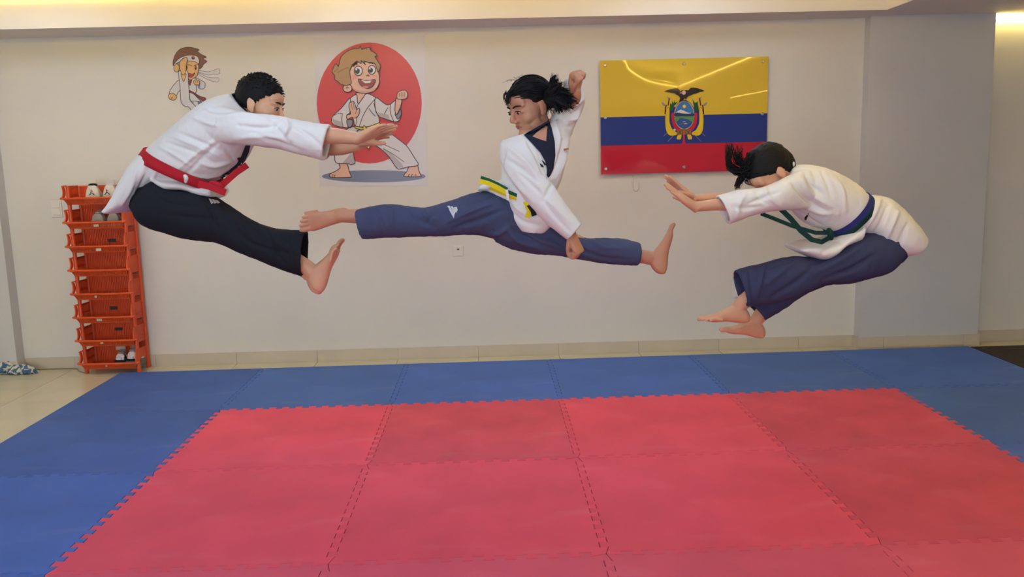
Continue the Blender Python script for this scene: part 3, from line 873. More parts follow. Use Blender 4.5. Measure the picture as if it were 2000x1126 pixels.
for i in range(18):
    e = g(1215+J(25), 258+J(14), -.09+J(.03)); strand(b, [root, g(1205+J(10),215+J(10),-.06+J(.03)), e], .003, .0006, 5, 3)
b.capsule([root, g(1215,180,-.05), g(1252,188,-.10), g(1290,202,-.13)], [.022,.040,.042,.02], 14)
pt = b.build('ponytail', M_HAIR, hr, True)
b = MB(); R = []
for k in range(17):
    t = 2*math.pi*k/16; R.append(root+Vector((.004, math.cos(t)*.02, math.sin(t)*.024)))
b.tube(R, .006, 8); b.build('hair_tie', M_LOGO, hr, True)
# trousers
b = MB()
loft(b, C2, [(1050,655,1010,905,0,.125), (975,640,930,885,0,.135), (880,645,850,868,-.01,.118), (760,680,755,867,-.02,.105), (650,716,645,872,-.02,.098), (560,730,555,876,-.025,.09), (430,714,440,878,-.03,.085), (330,722,355,881,-.035,.082), (243,742,279,886,-.04,.08)], YG, 5, 30, hollow=.09)
loft(b, C2, [(930,650,940,900,0,.13), (1060,680,1030,938,0,.128), (1180,760,1130,961,-.01,.115), (1290,848,1245,967,-.015,.10), (1400,884,1365,988,-.02,.088), (1500,882,1478,1008,-.02,.082), (1580,886,1568,1014,-.02,.08), (1664,905,1650,1016,-.02,.078)], YG, 5, 30, hollow=.09)
me = remesh(b, .0055, 3)
folds(me, [([(930,660),(840,700),(740,720)],9,-.009), ([(960,700),(840,740),(700,800)],9,.009), ([(980,740),(860,790),(740,830)],10,-.010), ([(640,720),(620,770),(600,810)],8,-.010), ([(560,730),(590,770),(640,790)],8,.010), ([(510,735),(560,790),(640,830)],8,-.009), ([(430,720),(420,780),(430,830)],9,.007), ([(340,730),(370,800),(380,860)],8,-.007), ([(1010,800),(1060,860),(1150,900)],9,-.010), ([(1000,840),(1060,900),(1180,940)],9,.008), ([(1100,860),(1180,900),(1300,930)],9,.009), ([(1200,870),(1300,930),(1420,960)],9,-.008), ([(1420,900),(1480,930),(1600,930)],8,.007), ([(1400,950),(1480,980),(1600,990)],8,-.007), ([(900,860),(960,860),(1020,820)],9,.008)], C2, .0035, 12)
tr = mesh_obj('trousers', me, M_TROUS, girl); bt = bvh_of(me)
for poly in ([(699,722),(712,720),(736,762),(733,784)], [(716,722),(728,724),(741,748),(738,765)], [(733,728),(748,726),(752,742),(743,758)]):
    decal(bt, C2, poly, M_LOGO, 'logo_stripe', tr, .0025, 1)
# jacket
b = MB()
loft(b, C2, [(1118,392,1222,318,0,.05), (1058,386,1272,280,0,.085), (1000,410,1312,315,0,.112), (972,470,1312,395,0,.125), (972,540,1298,470,0,.128), (968,590,1280,560,0,.125), (930,600,1245,650,0,.125), (905,605,1210,730,0,.128), (890,640,1200,775,0,.13)], YG, 5, 34)
loft(b, C2, [(975,600,1240,650,-.02,.125), (984,650,1238,720,-.02,.135), (986,720,1235,775,-.02,.140), (1003,785,1226,818,-.02,.140), (1045,838,1195,849,-.02,.130)], YG, 5, 34, hollow=.0)
loft(b, C2, [(930,590,905,650,.02,.115), (900,600,880,645,.02,.11), (875,612,852,642,.03,.10)], YG, 4, 26)
loft(b, C2, [(975,395,1120,350,-.03,.07), (962,420,1150,400,-.06,.08), (962,490,1165,470,-.09,.082), (1005,565,1190,560,-.12,.078), (1090,690,1252,650,-.145,.072), (1200,812,1322,752,-.16,.068), (1296,889,1369,808,-.168,.062)], YG, 5, 28, hollow=.10)
loft(b, C2, [(1205,330,1320,370,.02,.075), (1222,275,1338,318,.01,.075), (1245,215,1372,255,-.01,.072), (1272,150,1388,190,-.045,.070), (1288,84,1380,128,-.075,.062)], YG, 5, 26, hollow=.06)
me = remesh(b, .005, 3)
folds(me, [([(1100,400),(1150,480),(1180,560)],6,-.010), ([(1010,430),(1080,490),(1140,560)],9,.009), ([(1000,490),(1080,540),(1150,600)],9,-.010), ([(980,520),(1040,600),(1130,700)],8,.009), ([(1060,560),(1130,620),(1220,700)],9,-.009), ([(1150,620),(1230,720),(1310,800)],9,.008), ([(1190,700),(1250,780),(1310,850)],8,-.007), ([(1270,400),(1265,480),(1230,560)],8,-.010), ([(1300,400),(1290,480),(1262,560)],8,.010), ([(1240,300),(1260,380),(1262,450)],7,.008), ([(1230,600),(1200,660),(1180,700)],8,-.009), ([(1010,680),(1060,740),(1150,800)],8,.008), ([(1010,740),(1080,800),(1180,820)],8,-.008), ([(1370,220),(1350,250),(1320,260)],5,-.010), ([(1375,190),(1345,215),(1310,220)],5,.009), ([(1360,260),(1340,285),(1310,290)],5,.009), ([(1345,300),(1325,320),(1300,320)],5,-.009), ([(990,450),(975,500),(975,560)],6,-.008)], C2, .003, 13)
jk = mesh_obj('dobok_jacket', me, M_DOBOK, girl); bj = bvh_of(me)
decal(bj, C2, [(1082,366),(1104,352),(1132,358),(1166,386),(1196,398),(1188,360),(1196,300),(1206,288),(1222,330),(1238,400),(1241,470),(1232,535),(1215,572),(1196,588),(1200,545),(1190,500),(1165,455),(1130,415)], M_NAVY, 'collar', jk, .005, 3)
decal(bj, C2, [(1126,374),(1165,389),(1195,398),(1197,355),(1203,315),(1180,330),(1150,352)], M_SKIN2, 'neckline', jk, .006, 3)
decal(bj, C2, [(1172,492),(1183,500),(1196,515),(1187,520)], M_LOGOK, 'chest_logo', jk, .003, 1)
decal(bj, C2, [(1162,508),(1176,516),(1184,528),(1170,526)], M_LOGOK, 'chest_logo', jk, .003, 1)
decal(bj, C2, [(1281,437),(1304,431),(1309,440),(1284,446)], mat('orange_patch', rgb(196,120,60), .7), 'chest_patch', jk, .003, 1)
decal(bj, C2, [(1283,447),(1306,441),(1303,452),(1288,455)], M_LOGO, 'chest_patch', jk, .003, 1)
bl = belt(C2, YG, (905,598,1215,722), (893,628,1203,752), .136, [M_GREENB, M_YELLOWB], 'belt', girl, off=.007)
ribbon([g(1000,640,-.14), g(950,612,-.13), g(905,592,-.12), g(868,580,-.11)], Vector((.3,0,1)), .016, .005).build('belt_tail', M_GREENB, bl)
ribbon([g(1000,656,-.143), g(950,628,-.133), g(905,608,-.123), g(862,597,-.113)], Vector((.3,0,1)), .020, .006).build('belt_tail', M_YELLOWB, bl)
ribbon([g(1098,720,-.165), g(1112,745,-.172), g(1100,780,-.168)], Vector((1,0,.3)), .022, .005).build('belt_tail', M_YELLOWB, bl)
ribbon([g(1108,715,-.165), g(1128,745,-.175), g(1136,770,-.172)], Vector((1,0,.3)), .022, .005).build('belt_tail', M_LOGOK, bl)
ribbon([g(996,640,-.15), g(1001,665,-.153), g(1004,692,-.152)], Vector((1,0,0)), .012, .006).build('tie_strap', M_DOBOK, bl)
b = MB(); b.capsule([g(1088,706,-.150), g(1105,716,-.156), g(1118,726,-.150)], [.009,.013,.010], 12); b.build('belt_knot', M_YELLOWB, bl, True)

# ------------------------------------------------------------------ girl on the right, green and blue belt
C3 = Crop(1280, 250, 2.6185)
YR = -1.0
g = lambda x, y, dy=0.0: C3.at(x, y, YR+dy)
b = MB()
hO = g(592,232); hR = frame((-.55, -.10, -.83), (-.80, -.12, .55))
P3 = head(b, hO, hR, 1.02, True)
b.capsule([P3(0,-.02,-.02), P3(0,-.035,-.08), g(720,270), g(770,300)], [.048,.049,.056,.065], 18)
b.capsule([g(770,310), g(850,360), g(960,430), g(1080,520), g(1150,590)], [.09,.105,.10,.105,.10], 20)
b.capsule([g(830,350,-.03), g(715,340,-.10), g(520,385,-.16), g(330,390,-.16), g(205,402,-.16)], [.04,.04,.036,.027,.022], 14)
b.capsule([g(800,320,.06), g(735,315,.13), g(520,350,.08), g(315,358,-.02), g(190,362,-.05)], [.05,.048,.036,.025,.021], 14)
hand(b, g(200,402,-.16), (-.80,-.05,.60), (-.55,.30,-.78), (.1,.9,.3), curl=(.0,.03,.05), spread=.08, s=.94, thumb_in=.05)
hand(b, g(186,360,-.05), (-.74,-.05,.66), (-.62,-.20,-.72), (.1,-1,.2), curl=(.02,.06,.06), spread=.05, s=.94, thumb_in=.1)
b.capsule([g(1150,600,-.07), g(1080,640,-.08), g(720,740,-.09), g(560,820,-.09), g(445,892,-.09), g(425,915,-.09)], [.085,.068,.05,.046,.034,.031], 18)
b.capsule([g(1150,600,.07), g(1080,650,.08), g(740,770,.08), g(620,870,.07), g(530,965,.06), g(515,990,.06)], [.085,.068,.05,.046,.034,.031], 18)
foot(b, g(418,918,-.09), (-.97,-.10,.08), (-.12,-.1,-1), .90, big=(0,1,0))
foot(b, g(508,996,.06), (-.93,-.05,.20), (-.22,-.05,-.95), .88, big=(0,-1,0))
girl2 = finish_person('person', b, P3, M_SKIN3, 'person in blue trousers and dark green belt folded forward in mid air')
add_eyes(P3, girl2, 1.02)
b = MB()
def hl3(dx, dy, dz):
    lim = .30 if dy > .7 else (.30-(.7-dy)*1.1 if dy > .0 else -.7)
    if -.2 < dy < .3 and dz < -.1: lim = max(lim, -.38)
    return 0 if dz < lim else min(1, (dz-lim)*5+.35)
scalp(b, P3, hl3, lambda dx, dy, dz: .008+.010*max(0, -dy)+.004*noise.noise(Vector((dx*6, dy*6, dz*6))))
b.capsule([g(585,150), g(640,155), g(668,200), g(660,235)], [.045,.05,.045,.03], 16)         # gathered hair at the nape
b.capsule([g(500,190), g(530,150), g(580,125)], [.045,.05,.035], 16)
for i in range(330):                                                       # hair thrown forward over the brow
    y0 = rnd.uniform(120, 250); s0 = g(490+J(20), y0, J(.06))
    sw = rnd.random()
    if sw < .42: pts = [s0, g(440+J(15), 225+J(20), J(.05)), g(378+J(14), 190+J(22), J(.05)), g(366+J(14)+25*rnd.random(), 110+J(40), J(.05))]
    elif sw < .72: pts = [s0, g(452+J(14), 240+J(12), J(.05)), g(430+J(16), 270+J(12), J(.05)), g(418+J(16), 302+J(14), J(.05))]
    else: pts = [s0, g(462+J(14), 190+J(20), J(.05)), g(425+J(20), 160+J(25), J(.05)), g(420+J(35), 110+J(35), J(.05))]
    strand(b, pts, .0022, .0005, 4, 3)
for i in range(26): strand(b, [g(500+J(10),180+J(40),J(.05)), g(455+J(20),245+J(10),J(.04)), g(470+J(12),272+J(10),J(.04)), g(500+J(10),295+J(6),J(.04))], .0016, .0005, 4, 3)
for i in range(20): strand(b, [g(590+J(30),110+J(8),J(.04)), g(570+J(20),98+J(6),J(.04)), g(580+J(40),85+J(6),J(.04))], .002, .0005, 4, 3)
combed(b, P3, (hR.transposed() @ (g(668,190,-.01)-hO))/1.02, hl3, 170, .013)
hr = b.build('hair', M_HAIR, girl2, True)
b = MB(); b.tube([g(700,172,-.03), g(705,184,-.035), g(702,198,-.03)], [.006,.009,.006], 8, sub=2); b.build('hair_tie', M_LOGO, hr, True)
# trousers
b = MB()
loft(b, C3, [(1180,520,1262,650,-.05,.10), (1110,520,1190,733,-.07,.115), (1020,545,1070,770,-.08,.115), (920,600,960,793,-.085,.108), (820,655,850,797,-.085,.10), (720,655,745,845,-.09,.098), (620,674,655,880,-.09,.095), (510,702,550,902,-.09,.09), (410,728,456,911,-.09,.085)], YR, 5, 30, hollow=.09)
loft(b, C3, [(1180,530,1255,660,.05,.10), (1100,540,1180,735,.07,.112), (960,600,990,790,.08,.108), (850,660,870,800,.08,.10), (740,720,770,838,.08,.095), (640,775,690,890,.075,.09), (560,835,620,936,.07,.085), (480,890,553,979,.06,.08)], YR, 5, 30, hollow=.09)
b.ellipsoid(g(1160,610), (.11,.15,.095), 20, 14)
me = remesh(b, .0055, 3)
folds(me, [([(1000,570),(900,640),(800,700)],10,-.009), ([(1060,600),(940,680),(820,740)],10,.009), ([(1120,650),(1000,720),(860,770)],10,-.009), ([(740,660),(640,740),(560,800)],10,.008), ([(800,720),(700,800),(600,860)],10,-.009), ([(560,700),(540,780),(520,860)],9,.008), ([(480,720),(490,800),(500,880)],9,-.008), ([(700,680),(620,700),(540,730)],8,-.006)], C3, .0035, 11)
mesh_obj('trousers', me, M_TROUS2, girl2)
# jacket
b = MB()
loft(b, C3, [(690,200,640,300,0,.07), (735,187,672,345,0,.125), (800,190,710,400,0,.165), (870,207,735,450,0,.178), (950,243,800,500,0,.175), (1020,290,880,522,0,.165), (1062,335,950,545,0,.158)], YR, 5, 34)
loft(b, C3, [(1040,320,940,530,0,.155), (1100,343,1000,535,0,.165), (1175,352,1050,560,0,.175), (1245,415,1110,610,0,.178), (1305,482,1175,645,0,.172), (1340,535,1270,650,0,.150)], YR, 5, 34, hollow=.05)
loft(b, C3, [(1010,470,985,580,-.01,.158), (940,520,915,600,-.02,.16), (880,560,868,645,-.03,.158), (820,570,822,668,-.035,.15), (750,578,755,645,-.04,.14), (700,602,702,622,-.04,.12)], YR, 5, 28)
loft(b, C3, [(850,230,830,430,-.04,.10), (770,208,765,412,-.08,.088), (690,240,700,418,-.125,.082), (620,276,640,420,-.155,.082), (540,304,545,432,-.16,.080), (430,315,458,458,-.16,.078), (315,344,376,491,-.16,.076)], YR, 5, 28, hollow=.12)
loft(b, C3, [(745,215,745,390,.10,.07), (690,240,690,400,.13,.078), (540,304,545,420,.08,.072), (430,318,445,440,.03,.068), (305,338,360,450,-.02,.064)], YR, 5, 26, hollow=.10)
me = remesh(b, .0052, 3)
folds(me, [([(760,220),(800,290),(860,340)],8,-.010), ([(740,250),(800,340),(900,400)],8,.009), ([(700,280),(780,370),(900,440)],8,-.010), ([(760,400),(840,430),(930,440)],9,.009), ([(720,420),(780,460),(850,500)],7,-.008), ([(630,330),(560,350),(470,390)],9,-.011), ([(560,310),(590,360),(640,400)],8,.010), ([(520,320),(540,360),(570,390)],7,-.010), ([(460,340),(430,390),(420,450)],8,.008), ([(400,400),(450,410),(540,400)],9,-.009), ([(1150,370),(1120,440),(1060,530)],9,.012), ([(1190,390),(1160,470),(1110,560)],9,-.012), ([(1240,430),(1210,500),(1170,600)],9,.011), ([(1290,490),(1260,560),(1220,630)],8,-.010), ([(1110,360),(1070,440),(1020,510)],8,-.010), ([(990,520),(900,560),(850,650)],8,-.008), ([(920,260),(960,330),(970,420)],9,.008), ([(850,220),(880,280),(900,350)],8,-.008)], C3, .003, 13)
jk = mesh_obj('dobok_jacket', me, M_DOBOK, girl2); bj = bvh_of(me)
decal(bj, C3, [(762,458),(772,446),(786,430),(783,442),(772,470),(764,472)], M_LOGOK, 'chest_print', jk, .003, 1)
bl = belt(C3, YR, (1057,328,885,520), (1097,362,905,562), .166, [M_BLUEB, M_GREEND], 'belt', girl2, off=.007)
ribbon([g(890,535,-.18), g(820,535,-.19), g(700,500,-.19), g(600,460,-.18), g(540,437,-.17)], Vector((.2,0,1)), .017, .006).build('belt_tail', M_GREEND, bl)
ribbon([g(890,560,-.18), g(850,582,-.19), g(800,570,-.19), g(745,525,-.19), g(690,460,-.18), g(640,412,-.16)], Vector((.6,0,1)), .022, .006).build('belt_tail', M_GREEND, bl)
b = MB(); b.capsule([g(888,522,-.165), g(896,540,-.174), g(898,562,-.166)], [.011,.016,.011], 12); b.build('belt_knot', M_GREEND, bl, True)

# ================================================================== PICTURES ON THE WALL
def art(name, parent, crop, items, off0, gloss, step=.00022):
    """flat print: filled shapes and ink lines stacked a hair apart on the sheet"""
    mb = MB(); mats = []; idx = {}
    def mi(c):
        if c not in idx:
            idx[c] = len(mats)
            mats.append(mat('print_%d_%d_%d_%d' % (*c, int(gloss*100)), rgb(*c), gloss, .5))
        return idx[c]
    off = off0
    def poly(pts, c):
        P = [atwall(*crop.px(*p), off) for p in pts]
        Q = [Vector(p) for p in pts]
        tr = tessellate_polygon([[Vector((p[0], -p[1], 0)) for p in pts]])
        f = []
        for t in tr:
            a, b_, c_ = (P[i] for i in t)
            f.append(tuple(t) if (b_-a).cross(c_-a).y < 0 else tuple(t[::-1]))
        mb.add(P, f, mi(c))
    for it in items:
        off += step
        kind, c = it[0], it[1]
        if kind == 'e':                                    # ellipse cx,cy,rx,ry [outline]
            cx, cy, rx, ry = it[2]; pts = [(cx+rx*math.cos(t*math.pi/24), cy+ry*math.sin(t*math.pi/24)) for t in range(48)]; closed = True
        else:
            pts = list(it[2])
            if kind in ('f', 's') and len(pts) > 2:
                closed = kind == 'f'
                if closed:
                    pts = crom([list(p) for p in [pts[-1]]+pts+[pts[0], pts[1]]], 3); pts = [tuple(p) for p in pts[3:-4]]
                else: pts = [tuple(p) for p in crom([list(p) for p in pts], 4)]
            closed = kind in ('f', 'p')
        if kind in ('f', 'p', 'e'): poly(pts, c)
        ink = it[3] if len(it) > 3 else None
        if kind == 's': ink = (c, it[3] if len(it) > 3 else 4)
        if ink:
            col, w = ink; off += step*.5
            L = pts+[pts[0]] if kind != 's' else pts
            for i in range(len(L)-1):
                a = Vector(L[i]); d = Vector(L[i+1])-a
                if d.length < 1e-6: continue
                e = d.normalized(); nn = Vector((-e.y, e.x))*(w/2); x = e*(w*.3)
                q = [a-x-nn, a+d+x-nn, a+d+x+nn, a-x+nn]
                mb_p = [atwall(*crop.px(*p), off) for p in q]
                f = (0, 1, 2, 3) if (mb_p[1]-mb_p[0]).cross(mb_p[2]-mb_p[0]).y < 0 else (3, 2, 1, 0)
                mb.add(mb_p, [f], mi(col))
    return mb.build(name, mats, parent)

def sheet(name, corners_px, off, th, m):
    F = [atwall(u, v, off+th) for u, v in corners_px]; B = [Vector((p.x, wally(p.x)-off, p.z)) for p in F]
    return MB().hexa([B[0], B[1], B[2], B[3], F[0], F[1], F[2], F[3]]).build(name, m)
M_PAPER = mat('poster_paper', rgb(206, 204, 206), .35, .4, var=.02, vscale=3)
INK = (52, 38, 36); WH = (206, 202, 204); SK = (216, 170, 146); RD = (196, 52, 54)
# ---- big poster
C8 = Crop(620, 80, 3.8818)
K = (INK, 6)
po = sheet('poster', [(612,73), (829,69), (836,362), (624,364)], .0005, .0012, M_PAPER)
tag(po, 'large paper poster of a smiling cartoon karate boy before a red disc', 'poster')
art('print', po, C8, [
 ('e', RD, (393,470,398,458)),
 ('e', (112,122,150), (427,1025,393,46)),
 ('f', SK, [(165,930),(222,930),(240,985),(255,1025),(245,1033),(130,1035),(95,1028),(95,1008),(140,985),(172,960)], K),
 ('f', SK, [(697,950),(755,940),(770,985),(783,1015),(775,1028),(665,1027),(658,1012),(680,985)], K),
 ('s', INK, [(110,1033),(112,1018),(120,1012)], 5), ('s', INK, [(128,1034),(130,1022),(136,1016)], 5),
 ('s', INK, [(690,1027),(692,1014),(700,1010)], 5), ('s', INK, [(715,1027),(716,1014),(724,1010)], 5), ('s', INK, [(740,1027),(741,1014),(748,1010)], 5),
 ('f', WH, [(235,660),(300,650),(420,680),(430,760),(300,800),(272,830),(276,880),(282,930),(210,928),(140,922),(130,850),(135,760)], K),
 ('p', (170,164,166), [(268,832),(280,926),(190,924)]),
 ('f', WH, [(360,740),(300,680),(460,640),(540,690),(650,772),(690,812),(735,885),(765,940),(690,953),(635,967),(600,962),(545,880),(470,810)], K),
 ('p', (172,166,168), [(480,805),(560,850),(640,930),(655,960),(602,960),(550,880)]),
 ('s', INK, [(470,770),(540,800),(620,836)], 4), ('s', INK, [(500,815),(570,855),(655,915)], 4), ('s', INK, [(205,830),(240,825),(270,815)], 4),
 ('f', SK, [(295,392),(370,392),(345,430),(310,478),(298,440)], K),
 ('f', WH, [(295,405),(302,440),(310,475),(345,432),(375,398),(440,428),(460,470),(463,560),(465,625),(390,648),(290,645),(275,600),(255,560),(240,480),(248,435)], K),
 ('s', INK, [(445,432),(385,500),(345,570),(318,645)], 5), ('s', INK, [(310,476),(300,500),(290,520)], 5), ('s', INK, [(300,575),(295,610),(290,640)], 4),
 ('f', WH, [(248,435),(225,455),(180,510),(120,565),(107,600),(120,630),(170,650),(235,657),(258,650),(266,605),(230,592),(225,560),(245,545),(250,500)], K),
 ('p', (168,162,166), [(112,590),(180,612),(188,650),(130,636)]),
 ('s', INK, [(188,552),(184,600),(195,652)], 5), ('s', INK, [(130,562),(160,548),(188,550)], 4),
 ('f', (128,128,144), [(224,598),(266,600),(262,640),(243,656),(228,640)], K),
 ('f', SK, [(222,562),(252,552),(238,500),(245,465),(256,466),(264,457),(276,460),(288,490),(297,520),(312,508),(320,522),(316,550),(303,572),(280,585),(258,578),(226,593)], (INK,5)),
 ('s', INK, [(255,470),(262,505),(268,520)], 3), ('s', INK, [(272,466),(277,500),(282,518)], 3), ('s', INK, [(295,522),(290,545),(285,556)], 3),
 ('f', WH, [(440,428),(500,468),(540,485),(590,450),(605,460),(630,510),(635,560),(620,600),(590,612),(560,605),(470,570),(440,520)], K),
 ('p', (172,166,168), [(455,540),(540,560),(550,600),(470,572)]),
 ('f', (128,128,144), [(588,552),(606,556),(630,515),(634,560),(615,590),(602,585)], K),
 ('f', SK, [(592,452),(598,438),(638,445),(628,500),(602,555),(588,530)], K),
 ('s', INK, [(555,480),(552,540),(578,608)], 5), ('s', INK, [(508,552),(525,520),(535,505)], 5), ('s', INK, [(428,470),(440,520),(462,570)], 5), ('s', INK, [(392,512),(415,545),(440,570)], 4),
 ('f', SK, [(608,392),(640,375),(670,375),(683,400),(676,432),(640,442),(604,436)], (INK,5)),
 ('s', INK, [(622,392),(622,420)], 4), ('s', INK, [(640,390),(640,424)], 4), ('s', INK, [(658,390),(658,422)], 4),
 ('f', SK, [(245,230),(270,185),(320,160),(420,165),(455,205),(470,290),(460,340),(430,375),(380,393),(310,388),(255,350),(240,290)], K),
 ('f', (196,148,128), [(250,345),(300,370),(380,378),(440,355),(430,376),(380,392),(310,388),(262,360)]),
 ('e', SK, (228,358,34,30), K), ('s', INK, [(212,358),(226,348),(240,358)], 4), ('s', INK, [(226,348),(224,366)], 4),
 ('f', (164,126,82), [(265,178),(245,225),(252,285),(256,322),(225,335),(182,330),(150,302),(132,292),(131,262),(112,236),(116,210),(140,172),(160,192),(176,125),(220,82),(270,60),(314,56),(325,40),(336,64),(352,55),(396,50),(402,70),(440,94),(452,113),(436,118),(462,160),(478,190),(460,235),(450,210),(432,168),(395,165),(352,152),(364,180),(332,148),(330,172),(300,152),(270,176)], K),
 ('s', INK, [(150,240),(195,215),(235,200)], 3), ('s', INK, [(160,192),(150,215),(125,235)], 3),
 ('s', INK, [(335,66),(360,58),(380,66)], 3),
 ('e', (214,208,206), (310,226,31,36), K), ('e', (214,208,206), (412,218,28,33), K),
 ('e', (44,36,36), (302,228,19,21)), ('e', (44,36,36), (404,222,17,19)), ('e', WH, (295,216,7,7)), ('e', WH, (398,211,6,6)),
 ('s', INK, [(272,190),(284,174),(300,172)], 12), ('s', INK, [(392,166),(406,164),(420,170)], 10),
 ('s', INK, [(372,264),(384,257),(392,268)], 5),
 ('e', (222,150,132), (283,272,22,14)), ('e', (222,150,132), (432,268,18,13)),
 ('f', (146,52,48), [(312,288),(370,302),(435,292),(428,328),(400,355),(360,356),(325,330)], K),
 ('p', WH, [(328,294),(370,304),(412,298),(398,317),(362,320)]),
 ('f', (196,120,110), [(342,346),(362,340),(386,346),(378,356),(352,356)]),
 ('f', (226,196,70), [(283,645),(340,655),(400,645),(466,620),(470,638),(400,662),(345,670),(290,660)], (INK,5)),
 ('f', (226,196,70), [(345,658),(370,658),(398,798),(372,800)], (INK,5)),
], .0019, .35)

# ---- small cut-out sticker
C7 = Crop(320, 80, 7.508)
KS = ((48,36,34), 8); WS_ = (202,200,200); SS = (214,166,104); HB = (112,66,54)
out = [(130,100),(200,68),(330,58),(460,66),(560,105),(640,170),(680,260),(700,350),(800,360),(850,420),(845,600),(790,630),(640,600),(622,760),(650,850),(600,900),(570,1000),(520,1080),(400,1100),(340,1010),(240,920),(80,890),(50,820),(100,690),(180,560),(130,440),(90,320),(95,200)]
out = [tuple(p) for p in crom([list(p) for p in [out[-1]]+out+[out[0], out[1]]], 3)[3:-4]]
P = [atwall(*C7.px(*p), .0012) for p in out]
st = MB().prism(P, Vector((0, .0009, 0))).build('wall_sticker', mat('sticker_paper', rgb(214,208,202), .4, .4))
bm = bmesh.new(); bm.from_mesh(st.data); bmesh.ops.recalc_face_normals(bm, faces=bm.faces); bm.to_mesh(st.data); bm.free()
tag(st, 'small cut-out wall sticker of a cartoon martial arts kid with headband kicking high', 'sticker')
art('print', st, C7, [
 ('f', WS_, [(510,430),(640,452),(720,432),(808,405),(815,480),(720,488),(640,497),(520,455)], ((60,50,48),5)),
 ('f', WS_, [(508,462),(640,530),(720,540),(802,541),(795,600),(720,590),(650,570),(515,492)], ((60,50,48),5)),
 ('f', WS_, [(225,575),(150,640),(95,720),(80,775),(130,790),(182,802),(205,755),(240,710)], KS),
 ('f', SS, [(80,778),(130,765),(170,790),(188,822),(155,865),(90,855),(70,815)], KS),
 ('s', KS[0], [(105,820),(110,850)], 5), ('s', KS[0], [(130,820),(134,852)], 5),
 ('f', WS_, [(470,540),(540,575),(600,612),(600,680),(560,705),(510,690),(500,640),(480,610)], KS),
 ('f', (120,150,190), [(500,640),(525,632),(530,680),(512,690)]),
 ('f', WS_, [(360,570),(440,545),(475,560),(480,700),(460,760),(375,735)], KS),
 ('f', (118,52,54), [(362,590),(415,565),(402,620),(385,655),(370,640)]),
 ('f', WS_, [(375,750),(440,780),(500,840),(540,890),(470,888),(420,885),(380,860)], KS),
 ('f', WS_, [(430,885),(500,890),(522,900),(515,975),(470,1050),(430,980)], KS),
 ('f', (96,136,170), [(502,897),(553,892),(550,925),(516,942)], KS),
 ('f', (120,48,46), [(375,725),(440,755),(530,810),(612,835),(600,885),(550,870),(450,785),(375,750)], KS),
 ('f', SS, [(330,300),(440,296),(512,335),(503,440),(490,500),(440,545),(375,572),(340,500),(310,420)], KS),
 ('f', HB, [(135,362),(140,270),(180,180),(240,118),(320,93),(400,92),(460,108),(520,128),(488,150),(545,198),(622,235),(572,262),(632,298),(572,345),(562,378),(515,408),(500,330),(400,240),(250,240),(170,310)], KS),
 ('e', SS, (187,395,40,60), KS),
 ('f', WS_, [(148,348),(180,300),(240,245),(340,211),(440,211),(505,240),(518,332),(450,302),(350,292),(250,300),(180,332),(152,366)], KS),
 ('e', (40,38,74), (430,247,25,25)), ('e', (178,52,56), (434,240,16,14)),
 ('e', (40,28,26), (465,393,15,32)), ('e', (40,28,26), (332,388,15,34)), ('e', WS_, (459,380,5,8)),
 ('s', KS[0], [(345,345),(380,352),(410,366)], 8), ('s', KS[0], [(440,366),(470,352),(500,345)], 8),
 ('f', (176,56,56), [(358,475),(420,484),(450,468),(428,515),(396,532),(364,520)], KS),
 ('f', WS_, [(222,442),(345,442),(358,600),(372,740),(380,860),(440,930),(500,1010),(480,1060),(410,1030),(370,970),(300,950),(252,890),(242,760),(236,640),(220,520)], KS),
 ('f', SS, [(252,482),(325,482),(312,540),(290,595),(268,545)], KS),
 ('f', SS, [(232,320),(262,275),(300,240),(325,235),(345,270),(328,350),(325,420),(302,490),(266,487),(246,440),(230,380)], KS),
 ('s', KS[0], [(240,292),(262,285)], 6), ('s', KS[0], [(258,272),(278,272)], 6), ('s', KS[0], [(276,258),(296,260)], 6),
 ('f', SS, [(440,580),(490,570),(525,600),(515,640),(460,640),(438,610)], KS),
 ('s', KS[0], [(468,585),(472,615)], 5), ('s', KS[0], [(492,585),(496,615)], 5),
], .0013, .4)

# ---- flag panel on stand-offs
C6 = Crop(1280, 160, 8.658)
fl_px = [(1172,118), (1500,110.5), (1497,333), (1174,339.5)]
TL, TR, BR, BL = [atwall(u, v, .028) for u, v in fl_px]
fx0, fx1 = (TL.x+BL.x)/2, (TR.x+BR.x)/2; fz0, fz1 = (BL.z+BR.z)/2, (TL.z+TR.z)/2
zb1 = atwall(1180,229,.028).z; zb2 = atwall(1180,284.5,.028).z
fm = [mat('flag_yellow_acrylic', rgb(216,184,62), .018, .5, coat=0), mat('flag_blue_acrylic', rgb(46,62,132), .018, .5), mat('flag_red_acrylic', rgb(188,42,62), .018, .5)]
mb = MB(); n = 0
for k, (za, zb) in enumerate(((zb1, fz1), (zb2, zb1), (fz0, zb2))):
    q = lambda x, o, z: (x, wally(x)-o, z)
    mb.hexa([q(fx0,.028,za), q(fx1,.028,za), q(fx1,.022,za), q(fx0,.022,za), q(fx0,.028,zb), q(fx1,.028,zb), q(fx1,.022,zb), q(fx0,.022,zb)], k)
fp = mb.build('flag_panel', fm)
tag(fp, 'glossy acrylic panel of a yellow blue red tricolour flag with a condor coat of arms', 'flag panel')
YE = (222,190,52); SV = (150,140,140); BRN = (132,84,58); GR = (52,96,56); DK = (52,44,46)
mirror = lambda pts: [(982-x, y) for x, y in pts]
it = []
